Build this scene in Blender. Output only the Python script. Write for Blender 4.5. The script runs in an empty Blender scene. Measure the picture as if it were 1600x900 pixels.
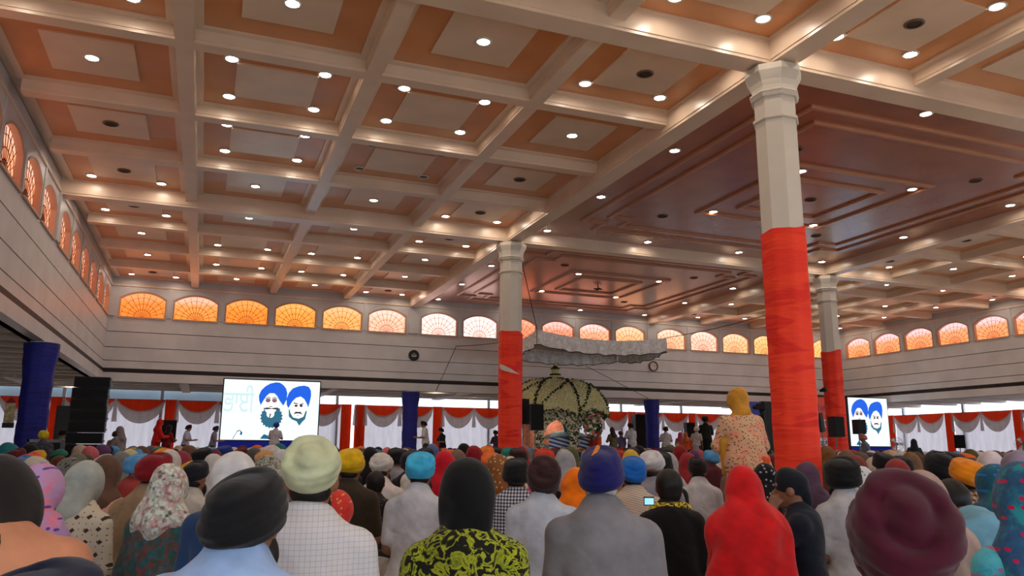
import bpy, math, random
import numpy as np
from mathutils import Vector, Matrix
random.seed(7); RNG = np.random.default_rng(11)
scene = bpy.context.scene
COL = scene.collection
PI = math.pi

# ------------------------------------------------------------------ camera
F_PX, YAW, PITCH, ROLL, CAM_H = 1225.54, 0.3679, 0.2030, 0.0062, 1.0
cd = bpy.data.cameras.new('camera'); cd.sensor_width = 36.0; cd.lens = 36.0*F_PX/1600.0
cd.clip_start = 0.05; cd.clip_end = 300
cam = bpy.data.objects.new('camera', cd); COL.objects.link(cam)
_fw = Vector((math.sin(YAW)*math.cos(PITCH), math.cos(YAW)*math.cos(PITCH), math.sin(PITCH)))
_rt = Vector((math.cos(YAW), -math.sin(YAW), 0)); _up = _rt.cross(_fw)
_r2 = _rt*math.cos(ROLL) + _up*math.sin(ROLL); _u2 = -_rt*math.sin(ROLL) + _up*math.cos(ROLL)
_m = Matrix((_r2, _u2, -_fw)).transposed().to_4x4(); _m.translation = (0, 0, CAM_H)
cam.matrix_world = _m
scene.camera = cam

# ------------------------------------------------------------------ world, light, exposure
w = bpy.data.worlds.new('world'); scene.world = w; w.use_nodes = True
w.node_tree.nodes['Background'].inputs[0].default_value = (0.80, 0.88, 1.0, 1)
w.node_tree.nodes['Background'].inputs[1].default_value = 1.8
vs = scene.view_settings
vs.view_transform = 'Standard'; vs.look = 'None'; vs.gamma = 1.0; vs.use_curve_mapping = False
vs.exposure = 0.35
cy = scene.cycles
cy.max_bounces = 6; cy.diffuse_bounces = 4; cy.glossy_bounces = 3; cy.transmission_bounces = 4; cy.caustics_reflective = False; cy.caustics_refractive = False
LAMP_E = 58.0        # downlight luminance
GLASS_E = 0.80        # stained glass

# ------------------------------------------------------------------ plan of the hall
PX, PY, BX, BY = 7.37, 8.55, 10.74, 10.65
XL, XM, XR = PX-BX, PX+BX, PX+2*BX            # left wall, second column line, right wall
YM, YB = PY+BY, PY+2*BY                       # second column row, back wall
YN = PY-BY                                    # near edge of the near bays
ZB, ZS2, ZC, ZP = 6.46, 6.60, 6.84, 6.76      # main beam soffit, small beam soffit, coffer, plaster
ZSILL, ZSPR, ZAPX = 5.43, 6.06, 6.30
ZBAND, ZFAS = 3.63, 3.20
YO, XO = YB+5.9, XR+5.9                       # outer aisle walls

def ray(u, v):
    a = (u-800)/F_PX; b = (v-450)/F_PX
    c, s = math.cos(ROLL), -math.sin(ROLL)
    a, b = c*a-s*b, s*a+c*b
    cp, sp = math.cos(PITCH), math.sin(PITCH)
    d = cp+b*sp; Z = sp-b*cp
    sy, cy = math.sin(YAW), math.cos(YAW)
    return (a*cy+d*sy, -a*sy+d*cy, Z)
def at_dist(u, v, d):
    """point seen at u, v whose horizontal distance from the camera is d"""
    r = ray(u, v); t = d/math.hypot(r[0], r[1])
    return Vector((r[0]*t, r[1]*t, CAM_H+r[2]*t))
def at_y(u, v, y):
    r = ray(u, v); t = y/r[1]; return Vector((r[0]*t, y, CAM_H+r[2]*t))

# ------------------------------------------------------------------ helpers
def lin(c):
    return tuple(((x/255.0)/12.92 if x/255.0 <= .04045 else ((x/255.0+.055)/1.055)**2.4) for x in c)

class MB:
    def __init__(s): s.v = []; s.f = []; s.m = []
    def add(s, vs_, fs_, mi=0):
        o = len(s.v); s.v += [tuple(p) for p in vs_]
        s.f += [tuple(i+o for i in f) for f in fs_]; s.m += [mi]*len(fs_); return s
    def box(s, x0, x1, y0, y1, z0, z1, mi=0):
        return s.add([(x0,y0,z0),(x1,y0,z0),(x1,y1,z0),(x0,y1,z0),(x0,y0,z1),(x1,y0,z1),(x1,y1,z1),(x0,y1,z1)],
              [(0,3,2,1),(4,5,6,7),(0,1,5,4),(1,2,6,5),(2,3,7,6),(3,0,4,7)], mi)
    def lathe(s, prof, n=24, c=(0,0,0), cap=True, mi=0, rot=0.0, sx=1, sy=1):
        V = []
        for r, z in prof:
            for k in range(n):
                a = rot+2*PI*k/n; V.append((c[0]+r*math.cos(a)*sx, c[1]+r*math.sin(a)*sy, c[2]+z))
        Fs = []
        for i in range(len(prof)-1):
            for k in range(n):
                k2 = (k+1) % n; Fs.append((i*n+k, i*n+k2, (i+1)*n+k2, (i+1)*n+k))
        if cap:
            Fs.append(tuple(range(n-1, -1, -1))); Fs.append(tuple((len(prof)-1)*n+k for k in range(n)))
        return s.add(V, Fs, mi)
    def tube(s, pts, r, n=6, mi=0, rs=None):
        pts = [Vector(p) for p in pts]; V = []; Fs = []
        for i, p in enumerate(pts):
            d = (pts[min(i+1, len(pts)-1)]-pts[max(i-1, 0)])
            if d.length < 1e-9: d = Vector((0,0,1))
            d.normalize()
            up = Vector((0,0,1)) if abs(d.z) < .9 else Vector((1,0,0))
            a = d.cross(up).normalized(); b = a.cross(d)
            rr = rs[i] if rs else r
            for k in range(n):
                t = 2*PI*k/n; V.append(p+(a*math.cos(t)+b*math.sin(t))*rr)
        for i in range(len(pts)-1):
            for k in range(n):
                k2 = (k+1) % n; Fs.append((i*n+k, i*n+k2, (i+1)*n+k2, (i+1)*n+k))
        Fs.append(tuple(range(n-1, -1, -1))); Fs.append(tuple((len(pts)-1)*n+k for k in range(n)))
        return s.add(V, Fs, mi)
    def grid(s, fn, nu, nv, mi=0):
        V = [fn(i/nu, j/nv) for j in range(nv+1) for i in range(nu+1)]
        Fs = [(j*(nu+1)+i, j*(nu+1)+i+1, (j+1)*(nu+1)+i+1, (j+1)*(nu+1)+i) for j in range(nv) for i in range(nu)]
        return s.add(V, Fs, mi)
    def poly(s, pts, mi=0):
        return s.add(pts, [tuple(range(len(pts)))], mi)
    def prism(s, pts, n, t, mi=0):
        """flat outline pts (3d) thickened by t along n"""
        n = Vector(n); k = len(pts); A = [Vector(p) for p in pts]; Bv = [p+n*t for p in A]
        Fs = [tuple(range(k-1, -1, -1)), tuple(range(k, 2*k))]+[(i, (i+1) % k, k+(i+1) % k, k+i) for i in range(k)]
        return s.add(A+Bv, Fs, mi)
    def mesh(s, name, mats, smooth=False):
        me = bpy.data.meshes.new(name); me.from_pydata(s.v, [], s.f)
        for m in (mats if isinstance(mats, (list, tuple)) else [mats]): me.materials.append(m)
        if any(s.m): me.polygons.foreach_set('material_index', s.m)
        if smooth: me.polygons.foreach_set('use_smooth', [True]*len(me.polygons))
        me.update(); return me
    def build(s, name, mats, parent=None, smooth=False, loc=None):
        return link(name, s.mesh(name, mats, smooth), parent, loc)

def link(name, me, parent=None, loc=None, rotz=0):
    o = bpy.data.objects.new(name, me); COL.objects.link(o)
    if parent is not None: o.parent = parent
    if loc is not None: o.location = loc
    if rotz: o.rotation_euler = (0, 0, rotz)
    return o
_sub = (('standing woman', 'standing person'), ('black-haired child', 'black-haired small person'), ('woman', 'person'), ('Woman', 'person'), ('man ', 'person '), ('men ', 'persons '), ('child', 'small person'), ('boy', 'young person'))
def tag(o, label, cat, group=None, kind=None):
    for a_, b_ in _sub: label = label.replace(a_, b_)
    o['label'] = label; o['category'] = cat
    if group: o['group'] = group
    if kind: o['kind'] = kind
    return o
def thing(name, label, cat, loc=(0,0,0), rotz=0, group=None):
    o = link(name, None, None, loc, rotz); o.empty_display_size = .1
    return tag(o, label, cat, group)
def struct(o): o['kind'] = 'structure'; return o

# ------------------------------------------------------------------ materials
_mats = {}
def nodes_of(name):
    m = bpy.data.materials.new(name); m.use_nodes = True
    nt = m.node_tree; b = nt.nodes['Principled BSDF']; return m, nt, b
def ramp(nt, stops, interp='LINEAR'):
    r = nt.nodes.new('ShaderNodeValToRGB'); r.color_ramp.interpolation = interp
    e = r.color_ramp.elements
    while len(e) > 1: e.remove(e[-1])
    e[0].position = stops[0][0]; e[0].color = (*lin(stops[0][1]), 1)
    for p, c in stops[1:]:
        x = e.new(p); x.color = (*lin(c), 1)
    return r
def mapping(nt, scale=(1,1,1), rot=(0,0,0), coord='Object'):
    t = nt.nodes.new('ShaderNodeTexCoord'); mp = nt.nodes.new('ShaderNodeMapping')
    mp.inputs['Scale'].default_value = scale; mp.inputs['Rotation'].default_value = rot
    nt.links.new(t.outputs[coord], mp.inputs['Vector']); return mp.outputs['Vector']
def tex(nt, kind, vec, **kw):
    t = nt.nodes.new('ShaderNodeTex'+kind); nt.links.new(vec, t.inputs['Vector'])
    for k, v in kw.items():
        if k in t.inputs: t.inputs[k].default_value = v
        else: setattr(t, k, v)
    return t
def mixc(nt, fac, a, b, mode='MIX'):
    m = nt.nodes.new('ShaderNodeMix'); m.data_type = 'RGBA'; m.blend_type = mode
    for s_, v in ((0, fac), (6, a), (7, b)):
        if hasattr(v, 'is_linked'): nt.links.new(v, m.inputs[s_])
        elif s_ == 0: m.inputs[0].default_value = v
        else: m.inputs[s_].default_value = (*lin(v), 1)
    return m.outputs[2]
def math_(nt, op, a, b=None):
    m = nt.nodes.new('ShaderNodeMath'); m.operation = op
    for i, v in enumerate((a, b)):
        if v is None: continue
        if hasattr(v, 'is_linked'): nt.links.new(v, m.inputs[i])
        else: m.inputs[i].default_value = v
    return m.outputs[0]
def bump(nt, b, h, strength=.3, dist=.01):
    n = nt.nodes.new('ShaderNodeBump'); n.inputs['Strength'].default_value = strength; n.inputs['Distance'].default_value = dist
    nt.links.new(h, n.inputs['Height']); nt.links.new(n.outputs[0], b.inputs['Normal'])

def paint(name, c, rough=.6, var=.08, scale=1.2, spec=.3, coat=0):
    """painted surface with faint mottling"""
    if name in _mats: return _mats[name]
    m, nt, b = nodes_of(name)
    v = mapping(nt); n = tex(nt, 'Noise', v, Scale=scale, Detail=4.0)
    d = tuple(max(0, x*(1-var)) for x in c); l = tuple(min(255, x*(1+var*.6)) for x in c)
    r = ramp(nt, [(.3, d), (.7, l)]); nt.links.new(n.outputs['Fac'], r.inputs['Fac'])
    nt.links.new(r.outputs[0], b.inputs['Base Color'])
    b.inputs['Roughness'].default_value = rough; b.inputs['Specular IOR Level'].default_value = spec
    if coat: b.inputs['Coat Weight'].default_value = coat; b.inputs['Coat Roughness'].default_value = .3 if coat < .6 else .22
    _mats[name] = m; return m
def emit(name, c, e):
    if name in _mats: return _mats[name]
    m, nt, b = nodes_of(name)
    b.inputs['Base Color'].default_value = (0.02, .02, .02, 1)
    b.inputs['Emission Color'].default_value = (*lin(c), 1); b.inputs['Emission Strength'].default_value = e
    _mats[name] = m; return m

def fabric(c, pat=None, c2=None, c3=None, s=1.0, rough=.85):
    """cloth: plain weave colour or a printed / woven pattern, in the wearer's own coordinates"""
    key = ('fab', tuple(c), pat, c2, c3, s)
    if key in _mats: return _mats[key]
    m, nt, b = nodes_of('cloth_'+(pat or 'plain'))
    v = mapping(nt)
    n = tex(nt, 'Noise', v, Scale=9.0, Detail=3.0)
    if pat is None:
        r = ramp(nt, [(.3, tuple(x*.86 for x in c)), (.7, tuple(min(255, x*1.05) for x in c))])
        nt.links.new(n.outputs['Fac'], r.inputs['Fac']); col = r.outputs[0]
    elif pat in ('check', 'gingham', 'plaid'):
        sx = nt.nodes.new('ShaderNodeSeparateXYZ'); nt.links.new(v, sx.inputs[0])
        fac = []
        for ax in (0, 2):
            w_ = math_(nt, 'FRACT', math_(nt, 'MULTIPLY', sx.outputs[ax], s))
            th = {'check': .86, 'gingham': .5, 'plaid': .62}[pat]
            fac.append(math_(nt, 'GREATER_THAN', w_, th))
        k = math_(nt, 'MULTIPLY', math_(nt, 'ADD', fac[0], fac[1]), .5)
        r = ramp(nt, [(0, c), (.5, tuple((a+d)/2 for a, d in zip(c, c2))), (1, c2)])
        nt.links.new(k, r.inputs['Fac']); col = r.outputs[0]
    elif pat == 'stripe':
        sx = nt.nodes.new('ShaderNodeSeparateXYZ'); nt.links.new(v, sx.inputs[0])
        w_ = math_(nt, 'FRACT', math_(nt, 'MULTIPLY', math_(nt, 'ADD', sx.outputs[2], math_(nt, 'MULTIPLY', sx.outputs[0], .25)), s))
        r = ramp(nt, [(0, c), (.55, c2)], 'CONSTANT'); nt.links.new(w_, r.inputs['Fac']); col = r.outputs[0]
    elif pat == 'floral':
        vo = tex(nt, 'Voronoi', v, Scale=14.0*s, Randomness=1.0)
        no = tex(nt, 'Noise', v, Scale=11.0*s, Detail=4.0)
        r = ramp(nt, [(0, c2), (.22, c2), (.30, c), (.62, c), (.75, c3 or c2)]); nt.links.new(vo.outputs['Distance'], r.inputs['Fac'])
        hs = ramp(nt, [(.42, c), (.5, c2), (.56, c3 or c2), (.62, c)]); nt.links.new(no.outputs['Fac'], hs.inputs['Fac'])
        col = mixc(nt, .5, r.outputs[0], hs.outputs[0])
    elif pat == 'motif':           # rows of small woven arrow motifs
        v2 = mapping(nt, (1, 1, 1), (PI/2, 0, 0))
        vo = tex(nt, 'Voronoi', v2, Scale=15.0*s, Randomness=.3, voronoi_dimensions='2D', distance='MANHATTAN')
        wv = tex(nt, 'Voronoi', v2, Scale=30.0*s, Randomness=.35, voronoi_dimensions='2D')
        r = ramp(nt, [(0, c2), (.20, c2), (.24, c)]); nt.links.new(vo.outputs['Distance'], r.inputs['Fac'])
        k = math_(nt, 'LESS_THAN', wv.outputs['Distance'], .09); col = mixc(nt, k, r.outputs[0], c2)
    elif pat == 'print':           # soft two-tone print with darker flecks
        no = tex(nt, 'Noise', v, Scale=8.0*s, Detail=5.0, Roughness=.7)
        r = ramp(nt, [(.40, c), (.52, tuple((a*2+d)/3 for a, d in zip(c, c3 or c2))), (.60, c3 or c)]); nt.links.new(no.outputs['Fac'], r.inputs['Fac'])
        vo = tex(nt, 'Voronoi', mapping(nt, (1, 1, 1), (PI/2, 0, 0)), Scale=22.0*s, Randomness=1.0, voronoi_dimensions='2D')
        k = math_(nt, 'LESS_THAN', vo.outputs['Distance'], .17)
        col = mixc(nt, k, r.outputs[0], c2)
    elif pat == 'paisley':         # bold blotches on a dark ground
        no = tex(nt, 'Noise', v, Scale=22.0*s, Detail=2.0, Distortion=1.2)
        r = ramp(nt, [(.46, c), (.50, c2), (.58, c3 or c2), (.64, c)]); nt.links.new(no.outputs['Fac'], r.inputs['Fac']); col = r.outputs[0]
    nt.links.new(col, b.inputs['Base Color'])
    b.inputs['Roughness'].default_value = rough; b.inputs['Specular IOR Level'].default_value = .2
    b.inputs['Sheen Weight'].default_value = .12
    f2 = tex(nt, 'Wave', mapping(nt, (1, 1, 1.6), (.3, .5, .4)), Scale=2.6, Distortion=9.0, Detail=3.0); f2.inputs['Detail Scale'].default_value = 1.4
    bump(nt, b, f2.outputs['Fac'], .20, .016)
    _mats[key] = m; return m

def skin_mat():
    if 'skin' in _mats: return _mats['skin']
    m, nt, b = nodes_of('skin')
    n = tex(nt, 'Noise', mapping(nt), Scale=14.0, Detail=3.0)
    r = ramp(nt, [(.3, (120, 78, 55)), (.7, (150, 100, 72))]); nt.links.new(n.outputs['Fac'], r.inputs['Fac'])
    nt.links.new(r.outputs[0], b.inputs['Base Color']); b.inputs['Roughness'].default_value = .55
    b.inputs['Subsurface Weight'].default_value = .0
    _mats['skin'] = m; return m

M_CREAM = paint('cream_plaster', (232, 208, 184), .32, .05, spec=.5, coat=.5)
M_FIELD = paint('terracotta_field', (216, 144, 86), .32, .06, spec=.5, coat=.5)
M_PANEL = paint('pale_panel', (232, 204, 178), .32, .05, spec=.5, coat=.5)
M_BROWN = paint('brown_plaster', (168, 96, 60), .27, .08, spec=.6, coat=.7)
M_MOULD = paint('brown_moulding', (188, 124, 88), .3, .05, spec=.6, coat=.7)
M_WALL = paint('white_wall', (204, 202, 202), .38, .05, spec=.5)
M_BANDD = paint('dark_band', (38, 28, 26), .5, .2, 6)
M_SHEET = paint('white_floor_sheet', (205, 198, 182), .8, .08, 2)
M_BLACK = paint('black_plastic', (16, 16, 18), .5, .2, 8)
M_DGREY = paint('dark_grey_plastic', (52, 54, 58), .5, .1, 8)
M_METAL = paint('grey_metal', (120, 122, 126), .35, .05, 8)
M_WHITEP = paint('white_plastic', (225, 225, 222), .45, .03)
M_ROPE = paint('dark_rope', (48, 40, 34), .8, .1)
M_LAMP = emit('downlight_lens', (255, 238, 218), LAMP_E)
# ================================================================== STRUCTURE
floor = struct(MB().box(XL-6.2, XO+.3, YN-4, YO+.3, -.1, 0).build('floor', M_SHEET))

# ---- ceiling: slab + every beam, panel and moulding as a piece of it
ceiling = struct(MB().box(XL-.3, XR+.3, YN, YB+.3, ZC+.02, ZC+.22).build('ceiling', M_CREAM))
BW, SW = .40, .27
def beam_mesh(L, w_, z0, z1, axis, lip=.035):
    """beam with a stepped soffit edge, running along +axis from 0 to L"""
    h = w_/2
    prof = [(-h, z1), (-h, z0+.05), (-h+lip*.4, z0+.05), (-h+lip*.4, z0), (h-lip*.4, z0), (h-lip*.4, z0+.05), (h, z0+.05), (h, z1)]
    m = MB(); n = len(prof)
    V = [((0, p, z) if axis == 'x' else (p, 0, z)) for p, z in prof]+[((L, p, z) if axis == 'x' else (p, L, z)) for p, z in prof]
    m.add(V, [(i, i+1, n+i+1, n+i) for i in range(n-1)]); return m
for y in (PY, YM):
    beam_mesh(XR-XL, BW, ZB, ZC+.02, 'x').build('main_beam', M_CREAM, ceiling, loc=(XL, y, 0))
for x in (PX, XM):
    beam_mesh(YB-YN, BW, ZB+.001, ZC+.02, 'y').build('main_beam', M_CREAM, ceiling, loc=(x, YN, 0))
CW, CH = BX/4, BY/4
panel_me = MB().box(-.62, .62, -.62, .62, -.03, .02).mesh('ceiling_panel', M_PANEL)
def field_mesh():
    m = MB(); a = .03
    return m.box(-CW/2+SW/2, CW/2-SW/2, -CH/2+SW/2, CH/2-SW/2, -.012, .02).mesh('coffer_field', M_FIELD)
field_me = field_mesh()
# a cream lip round each coffer field
def lip_mesh():
    m = MB(); X = CW/2-SW/2; Y = CH/2-SW/2; t = .11
    m.box(-X, X, -Y, -Y+t, -.04, .02); m.box(-X, X, Y-t, Y, -.04, .02)
    m.box(-X, -X+t, -Y+t, Y-t, -.04, .02); m.box(X-t, X, -Y+t, Y-t, -.04, .02)
    return m.mesh('coffer_lip', M_CREAM)
lip_me = lip_mesh()
sx_me = beam_mesh(BX-BW, SW, ZS2, ZC+.02, 'x').mesh('small_beam', M_CREAM)
sy_me = beam_mesh(CH-SW*.5, SW, ZS2+.001, ZC+.02, 'y').mesh('small_beam', M_CREAM)

lamp_rim = MB().lathe([(.088, 0), (.125, -.004), (.125, -.016), (.092, -.020), (.088, -.006)], 20, cap=False).mesh('rim', M_WHITEP, True)
lamp_lens = MB().lathe([(.001, -.012), (.05, -.012), (.09, -.008)], 20, cap=False).mesh('lens', M_LAMP, True)
lamp_off = MB().lathe([(.001, -.003), (.05, -.003), (.09, -.003)], 20, cap=False).mesh('lens', paint('unlit_lens', (60, 52, 48), .3, .1))
spk_rim = MB().lathe([(.10, 0), (.135, -.004), (.135, -.014), (.10, -.018)], 20, cap=False).mesh('rim', paint('speaker_rim', (110, 88, 74), .5, .1), True)
spk_me = MB().lathe([(.001, -.012), (.05, -.012), (.105, -.006)], 20, cap=False).mesh('grille', paint('speaker_grille', (70, 56, 48), .7, .2, 60), True)
LAMPS = []
def downlight(x, y, z, label, group, on=True):
    t = thing('downlight', label, 'ceiling light', (x, y, z), 0, group)
    link('rim', lamp_rim, t); link('lens', lamp_lens if on else lamp_off, t)
def ceil_speaker(x, y, z, label, group):
    t = thing('ceiling_speaker', label, 'speaker', (x, y, z), 0, group)
    link('rim', spk_rim, t); link('grille', spk_me, t)

def in_view(x, y, z):
    d = x*math.sin(YAW)+y*math.cos(YAW); r = x*math.cos(YAW)-y*math.sin(YAW); zz = z-CAM_H
    dep = d*math.cos(PITCH)+zz*math.sin(PITCH); up = -d*math.sin(PITCH)+zz*math.cos(PITCH)
    if dep < .5: return False
    u = 800+F_PX*r/dep; v = 450-F_PX*up/dep
    return -60 < u < 1660 and -60 < v < 960

def coffer_bay(x0, y0, where):
    for j in range(1, 4):
        link('small_beam', sx_me, ceiling, (x0+BW/2, y0+j*CH, 0))
    for i in range(1, 4):
        for j in range(4):
            link('small_beam', sy_me, ceiling, (x0+i*CW, y0+j*CH+SW*.25, 0))
    for i in range(4):
        for j in range(4):
            cx, cy = x0+(i+.5)*CW, y0+(j+.5)*CH
            f = link('coffer_field', field_me, ceiling, (cx, cy, ZC))
            link('coffer_lip', lip_me, ceiling, (cx, cy, ZC)); link('ceiling_panel', panel_me, ceiling, (cx, cy, ZC-.012))
            corner = i in (0, 3) and j in (0, 3); inner = i in (1, 2) and j in (1, 2)
            if not in_view(cx, cy, ZC): vis = False
            else: vis = True
            if corner or inner:
                off = inner and i == 2 and j == 2 and where == 'left'
                for sx in (-1, 1):
                    for sy in (-1, 1):
                        q = 'dark unlit' if off else 'lit white'
                        cn = ('near ' if sy < 0 else 'far ')+('left' if sx < 0 else 'right')
                        lab = ('dark unlit downlight at the %s corner of the unlit coffer, left ceiling bay' % cn if off else
                               'lit downlight, %s corner, %s coffer of %s row, %s' % (cn, ORD[i], ORD[j], where_txt[where]))
                        downlight(cx+sx*.70, cy+sy*.70, ZC-.012, lab, 'corner downlights '+where if not off else 'unlit downlights', not off)
                if corner: ceil_speaker(cx, cy, ZC-.042, 'brown speaker amid four downlights, %s coffer of %s row, %s' % (ORD[i], ORD[j], where_txt[where]), 'coffer speakers '+where)
            elif i in (0, 3) and j == (2 if where not in ('farleft', 'farright') else 9):
                ceil_speaker(cx, cy, ZC-.042, 'brown speaker alone in the %s coffer of %s row, %s' % (ORD[i], ORD[j], where_txt[where]), 'lone coffer speakers '+where)
            else:
                downlight(cx, cy, ZC-.042, 'lit downlight centred in the %s coffer of %s row, %s' % (ORD[i], ORD[j], where_txt[where]), 'centre downlights '+where)
ORD = ('first', 'second', 'third', 'fourth', 'fifth', 'sixth')
where_txt = {'left': 'left ceiling bay', 'farleft': 'far left ceiling bay', 'right': 'right ceiling bay',
             'farright': 'far right ceiling bay', 'nearleft': 'nearest ceiling bay, left', 'nearmid': 'nearest ceiling bay, right'}
coffer_bay(XL, PY, 'left'); coffer_bay(XL, YM, 'farleft'); coffer_bay(XM, PY, 'right'); coffer_bay(XM, YM, 'farright')
coffer_bay(XL, YN, 'nearleft'); coffer_bay(PX, YN, 'nearmid')

# ---- the two plaster bays: raised mouldings
def ring(pts, w_, h, z):
    """moulding bar following a closed outline, butt strips with mitred corners"""
    m = MB(); n = len(pts); P = [Vector((p[0], p[1])) for p in pts]
    def off(i, d):
        a, b, c = P[i-1], P[i], P[(i+1) % n]
        n1 = Vector((-(b-a).y, (b-a).x)).normalized(); n2 = Vector((-(c-b).y, (c-b).x)).normalized()
        k = (n1+n2); k = k/(k.dot(n1)) if abs(k.dot(n1)) > 1e-6 else n1
        return b+k*d
    prof = [(-w_/2, 0), (-w_/2, -h*.5), (-w_*.25, -h), (w_*.25, -h), (w_/2, -h*.5), (w_/2, 0)]
    V = []; k = len(prof)
    for i in range(n):
        for d, zz in prof:
            q = off(i, d); V.append((q.x, q.y, z+zz))
    Fs = [(i*k+j, i*k+j+1, ((i+1) % n)*k+j+1, ((i+1) % n)*k+j) for i in range(n) for j in range(k-1)]
    return m.add(V, Fs)
def stepped(x0, x1, y0, y1, s):
    """rectangle with a notched (re-entrant) step at each corner"""
    return [(x0+s, y0), (x1-s, y0), (x1-s, y0+s), (x1, y0+s), (x1, y1-s), (x1-s, y1-s), (x1-s, y1), (x0+s, y1), (x0+s, y1-s), (x0, y1-s), (x0, y0+s), (x0+s, y0+s)]
def plaster_bay(x0, y0, where, gname):
    MB().box(x0+BW/2, x0+BX-BW/2, y0+BW/2, y0+BY-BW/2, ZP, ZC+.02).build('plaster_panel', M_BROWN, ceiling)
    for ins, s_ in ((1.25, .62), (1.75, .62)):
        ring(stepped(x0+ins, x0+BX-ins, y0+ins, y0+BY-ins, s_), .13, .05, ZP).build('moulding', M_MOULD, ceiling)
    for ins in (3.55, 4.25):
        ring([(x0+ins, y0+ins), (x0+BX-ins, y0+ins), (x0+BX-ins, y0+BY-ins), (x0+ins, y0+BY-ins)], .13, .05, ZP).build('moulding', M_MOULD, ceiling)
    for i in range(4):
        for j in range(4):
            inner = i in (1, 2) and j in (1, 2)
            downlight(x0+.80+i*3.09, y0+.74+j*3.10, ZP, 'lit downlight, %s from left in the %s row, %s' % (ORD[i], ORD[j], where), ('inner ' if inner else 'edge ')+gname)
    for sx in (-1, 1):
        for sy in (-1, 1):
            ceil_speaker(x0+BX/2+sx*2.42, y0+BY/2+sy*2.42, ZP, 'dark flush speaker, %s %s part, %s' % ('near' if sy < 0 else 'far', 'left' if sx < 0 else 'right', where), 'plaster speakers '+gname)
plaster_bay(PX, PY, 'plaster bay behind the big column', 'middle plaster bay')
plaster_bay(PX, YM, 'plaster bay above the canopy', 'far plaster bay')
t = thing('ceiling_hook', 'small dark cross-shaped hook in the plaster ceiling above the canopy', 'hook', (12.8, YM+BY/2+.1, ZP))
MB().tube([(0,0,0), (0,0,-.16)], .02, 6).build('shank', M_BLACK, t); MB().box(-.16, .16, -.02, .02, -.12, -.08).box(-.02, .02, -.16, .16, -.12, -.08).build('cross_bar', M_BLACK, t)
ceil_speaker(12.8, PY+5.3, ZP, 'black round fitting at the very centre of the brown plaster ceiling', 'centre fitting')

# ---- upper walls with arched windows
WP, WW = 1.73, 1.42
def arch_pts(w_, z0, zs, za, n=14):
    """outline of the opening from lower left, over the arch, to lower right (local x, z)"""
    h = za-zs; R = (w_*w_/4+h*h)/(2*h); cz = za-R; a0 = math.asin(w_/2/R)
    return [(-w_/2, z0)]+[(R*math.sin(-a0+2*a0*k/n), cz+R*math.cos(-a0+2*a0*k/n)) for k in range(n+1)]+[(w_/2, z0)]
GL = {}
def glass(c_low, c_top, e):
    key = (c_low, c_top, e)
    if key in GL: return GL[key]
    m, nt, b = nodes_of('stained_glass')
    v = mapping(nt); n = tex(nt, 'Noise', v, Scale=3.0, Detail=3.0)
    sx = nt.nodes.new('ShaderNodeSeparateXYZ'); nt.links.new(v, sx.inputs[0])
    # paler top: bright sky seen through the glass, painted into its glow colour
    k = math_(nt, 'ADD', sx.outputs[2], math_(nt, 'MULTIPLY', n.outputs['Fac'], .22))
    r = ramp(nt, [(0, c_low), (.62, tuple(.7*a+.3*d for a, d in zip(c_low, c_top))), (.80, c_top)])
    nt.links.new(math_(nt, 'MULTIPLY', k, 1.0), r.inputs['Fac'])
    b.inputs['Base Color'].default_value = (.05, .03, .02, 1)
    vm = nt.nodes.new('ShaderNodeVectorMath'); vm.operation = 'MULTIPLY'; vm.inputs[1].default_value = (1.6, 1.14, 1.05)   # amber daylight, over-bright in red
    nt.links.new(r.outputs[0], vm.inputs[0]); nt.links.new(vm.outputs[0], b.inputs['Emission Color']); b.inputs['Emission Strength'].default_value = e*GLASS_E
    b.inputs['Roughness'].default_value = .25
    GL[key] = m; return m
M_LEAD = paint('window_lead', (105, 66, 40), .5, .1)
M_REVEAL = paint('window_frame_paint', (196, 160, 138), .5, .05)
def leading_mesh():
    """fan of radiating leads with scalloped rings"""
    m = MB(); h = ZAPX-ZSILL; hs = ZSPR-ZSILL
    hh = h-hs; R = (WW*WW/4+hh*hh)/(2*hh); cz = h-R
    def inside(x, z): return abs(x) <= WW/2 and 0 <= z and (z <= hs or x*x+(z-cz)**2 <= R*R)
    def bar(pts, r=.007):
        pts = [p for p in pts if inside(*p)]
        if len(pts) > 1: m.tube([(x, 0, z) for x, z in pts], r, 4)
    for k in range(0, 13):
        a = PI*k/12; L = 1.2
        bar([(math.cos(a)*d, math.sin(a)*d+.02) for d in np.linspace(.10 if k % 2 else .02, L, 24)])
    for rr, nsc in ((.24, 12), (.44, 12), (.66, 12)):
        for k in range(nsc):
            a0, a1 = PI*k/nsc, PI*(k+1)/nsc
            bar([((rr+.045*math.sin(PI*t_))*math.cos(a0+(a1-a0)*t_), (rr+.045*math.sin(PI*t_))*math.sin(a0+(a1-a0)*t_)+.02) for t_ in np.linspace(0, 1, 5)], .006)
    return m.mesh('leading', M_LEAD)
lead_me = leading_mesh()
AP = [(x, z-ZSILL) for x, z in arch_pts(WW, ZSILL, ZSPR, ZAPX)]
pane_geo = [(x, 0, z) for x, z in AP]
def frame_mesh():
    m = MB(); n = len(AP); c = (0, .38); V = []
    for x, z in AP:
        V.append((x, -.12, z)); V.append((x+(.045 if x > 0 else -.045)*(1 if abs(x) > WW/2-.01 else .6), -.135, z+(.045 if z > .3 else 0)))
        V.append((x, .03, z))
    Fs = []
    for i in range(n-1):
        Fs += [(3*i, 3*i+1, 3*i+4, 3*i+3), (3*i+2, 3*i, 3*i+3, 3*i+5)]
    m.add(V, Fs); m.box(-WW/2-.05, WW/2+.05, -.16, .03, -.05, 0); return m.mesh('window_frame', M_REVEAL)
wframe_me = frame_mesh()
WN = [0]
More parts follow.
